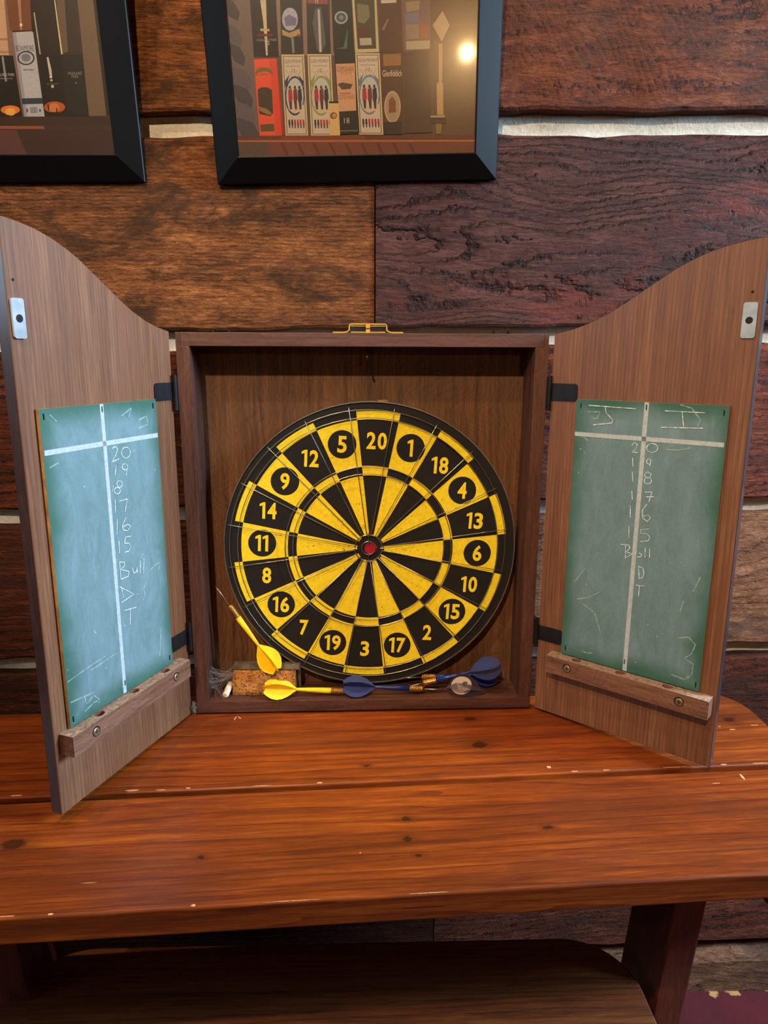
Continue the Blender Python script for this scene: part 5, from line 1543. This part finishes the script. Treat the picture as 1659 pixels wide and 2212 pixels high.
def build_picture(org, e1, e2, x0, W, H, data, base, label):
    e1, e2 = Vector(e1).normalized(), Vector(e2)
    e2 = (e2 - e1 * e2.dot(e1)).normalized()
    ey = e2.cross(e1)            # into the wall
    t = thing('framed_picture', label, 'picture', frame4(org, e1, ey, e2), 'framed photographs on the plank wall')
    x1 = x0 + W; z0, z1 = 0.0, H
    B = 0.0345
    # mitred rails: (outer depth, inner depth) profile, inner edge proud of the outer
    prof = [(0.0, 0.018), (0.0, 0.0100), (0.0012, 0.0088), (B - 0.0015, -0.0052), (B, -0.0048), (B, 0.018)]   # (inset, y)
    corners = [((x0, z0), (1, 1)), ((x1, z0), (-1, 1)), ((x1, z1), (-1, -1)), ((x0, z1), (1, -1))]
    for i in range(4):
        (c0, d0), (c1, d1) = corners[i], corners[(i + 1) % 4]
        m = MB()
        v = [(c0[0] + d0[0] * ins, y, c0[1] + d0[1] * ins) for ins, y in prof] + [(c1[0] + d1[0] * ins, y, c1[1] + d1[1] * ins) for ins, y in prof]
        k = len(prof)
        m.add(v, [(j, (j + 1) % k, k + (j + 1) % k, k + j) for j in range(k)] + [tuple(range(k)), tuple(range(2 * k - 1, k - 1, -1))])
        m.build('frame_rail', M['frame'], t)
    p = MB()
    a0, a1, b0, b1 = x0 + B + 0.0002, x1 - B - 0.0002, z0 + B + 0.0002, z1 - B - 0.0002
    p.add([(a0, 0.0032, b0), (a1, 0.0032, b0), (a1, 0.0032, b1), (a0, 0.0032, b1)], [(0, 1, 2, 3)], base)
    lay = 0.0030
    VS = -0.0028      # the print sits a little forward of the rail's back
    for it in data:
        lay -= 0.0000085
        if it[0] == 'p':
            poly = [(q[0] / 1000, q[1] / 1000 + VS) for q in it[1]]
        elif it[0] == 'e':
            c, ax, az = [(q[0] / 1000, q[1] / 1000 + VS) for q in it[1]]
            ux, uz = ax[0] - c[0], ax[1] - c[1]; wx, wz = az[0] - c[0], az[1] - c[1]
            poly = [(c[0] + ux * math.cos(2 * math.pi * k / 24) + wx * math.sin(2 * math.pi * k / 24), c[1] + uz * math.cos(2 * math.pi * k / 24) + wz * math.sin(2 * math.pi * k / 24)) for k in range(24)]
        else:
            cpt = (it[1][0][0] / 1000, it[1][0][1] / 1000 + VS)
            tv, tf = text_faces(it[3], it[2] / 1000 * 1.15, 0.0, None if it[5] is None else it[5] / 1000)
            vv = [(cpt[0] + q[0], lay, cpt[1] + q[1]) for q in tv]
            if all(a0 < q[0] < a1 and b0 < q[2] < b1 for q in vv):
                p.add(vv, tf, it[4])
            else:
                fc = [f for f in tf if all(a0 < vv[i][0] < a1 and b0 < vv[i][2] < b1 for i in f)]
                p.add(vv, fc, it[4])
            continue
        poly = clip_poly(poly, a0, a1, b0, b1)
        if len(poly) < 3: continue
        try:
            tri = tessellate_polygon([[Vector((x, z, 0)) for x, z in poly]])
        except Exception:
            continue
        p.add([(x, lay, z) for x, z in poly], [tuple(q) for q in tri], it[2])
    p.build('photo_print', M['print'], t, recalc=False)
    g = MB(); g.box(a0, a1, -0.0018, -0.0003, b0, b1); g.build('glass', M['glass'], t)
    bk = MB(); bk.box(x0 + 0.006, x1 - 0.006, 0.0180, 0.0190, z0 + 0.006, z1 - 0.006); bk.build('backing_board', M['board_edge'], t)
build_picture((-0.2097, 0.0600, 0.7942), (0.9996, 0, 0.0275), (-0.0272, -0.1594, 0.9868), 0.0, 0.4025, 0.46, PRINT_R, (88, 66, 54),
              'black framed photograph of whisky boxes hanging above the cabinet')
build_picture((-0.3128, 0.0600, 0.7967), (0.9999, 0, 0.0138), (-0.0136, -0.1247, 0.9921), -0.4025, 0.4025, 0.46, PRINT_L, (40, 30, 28),
              'black framed photograph of dark bottles cut off at the left')
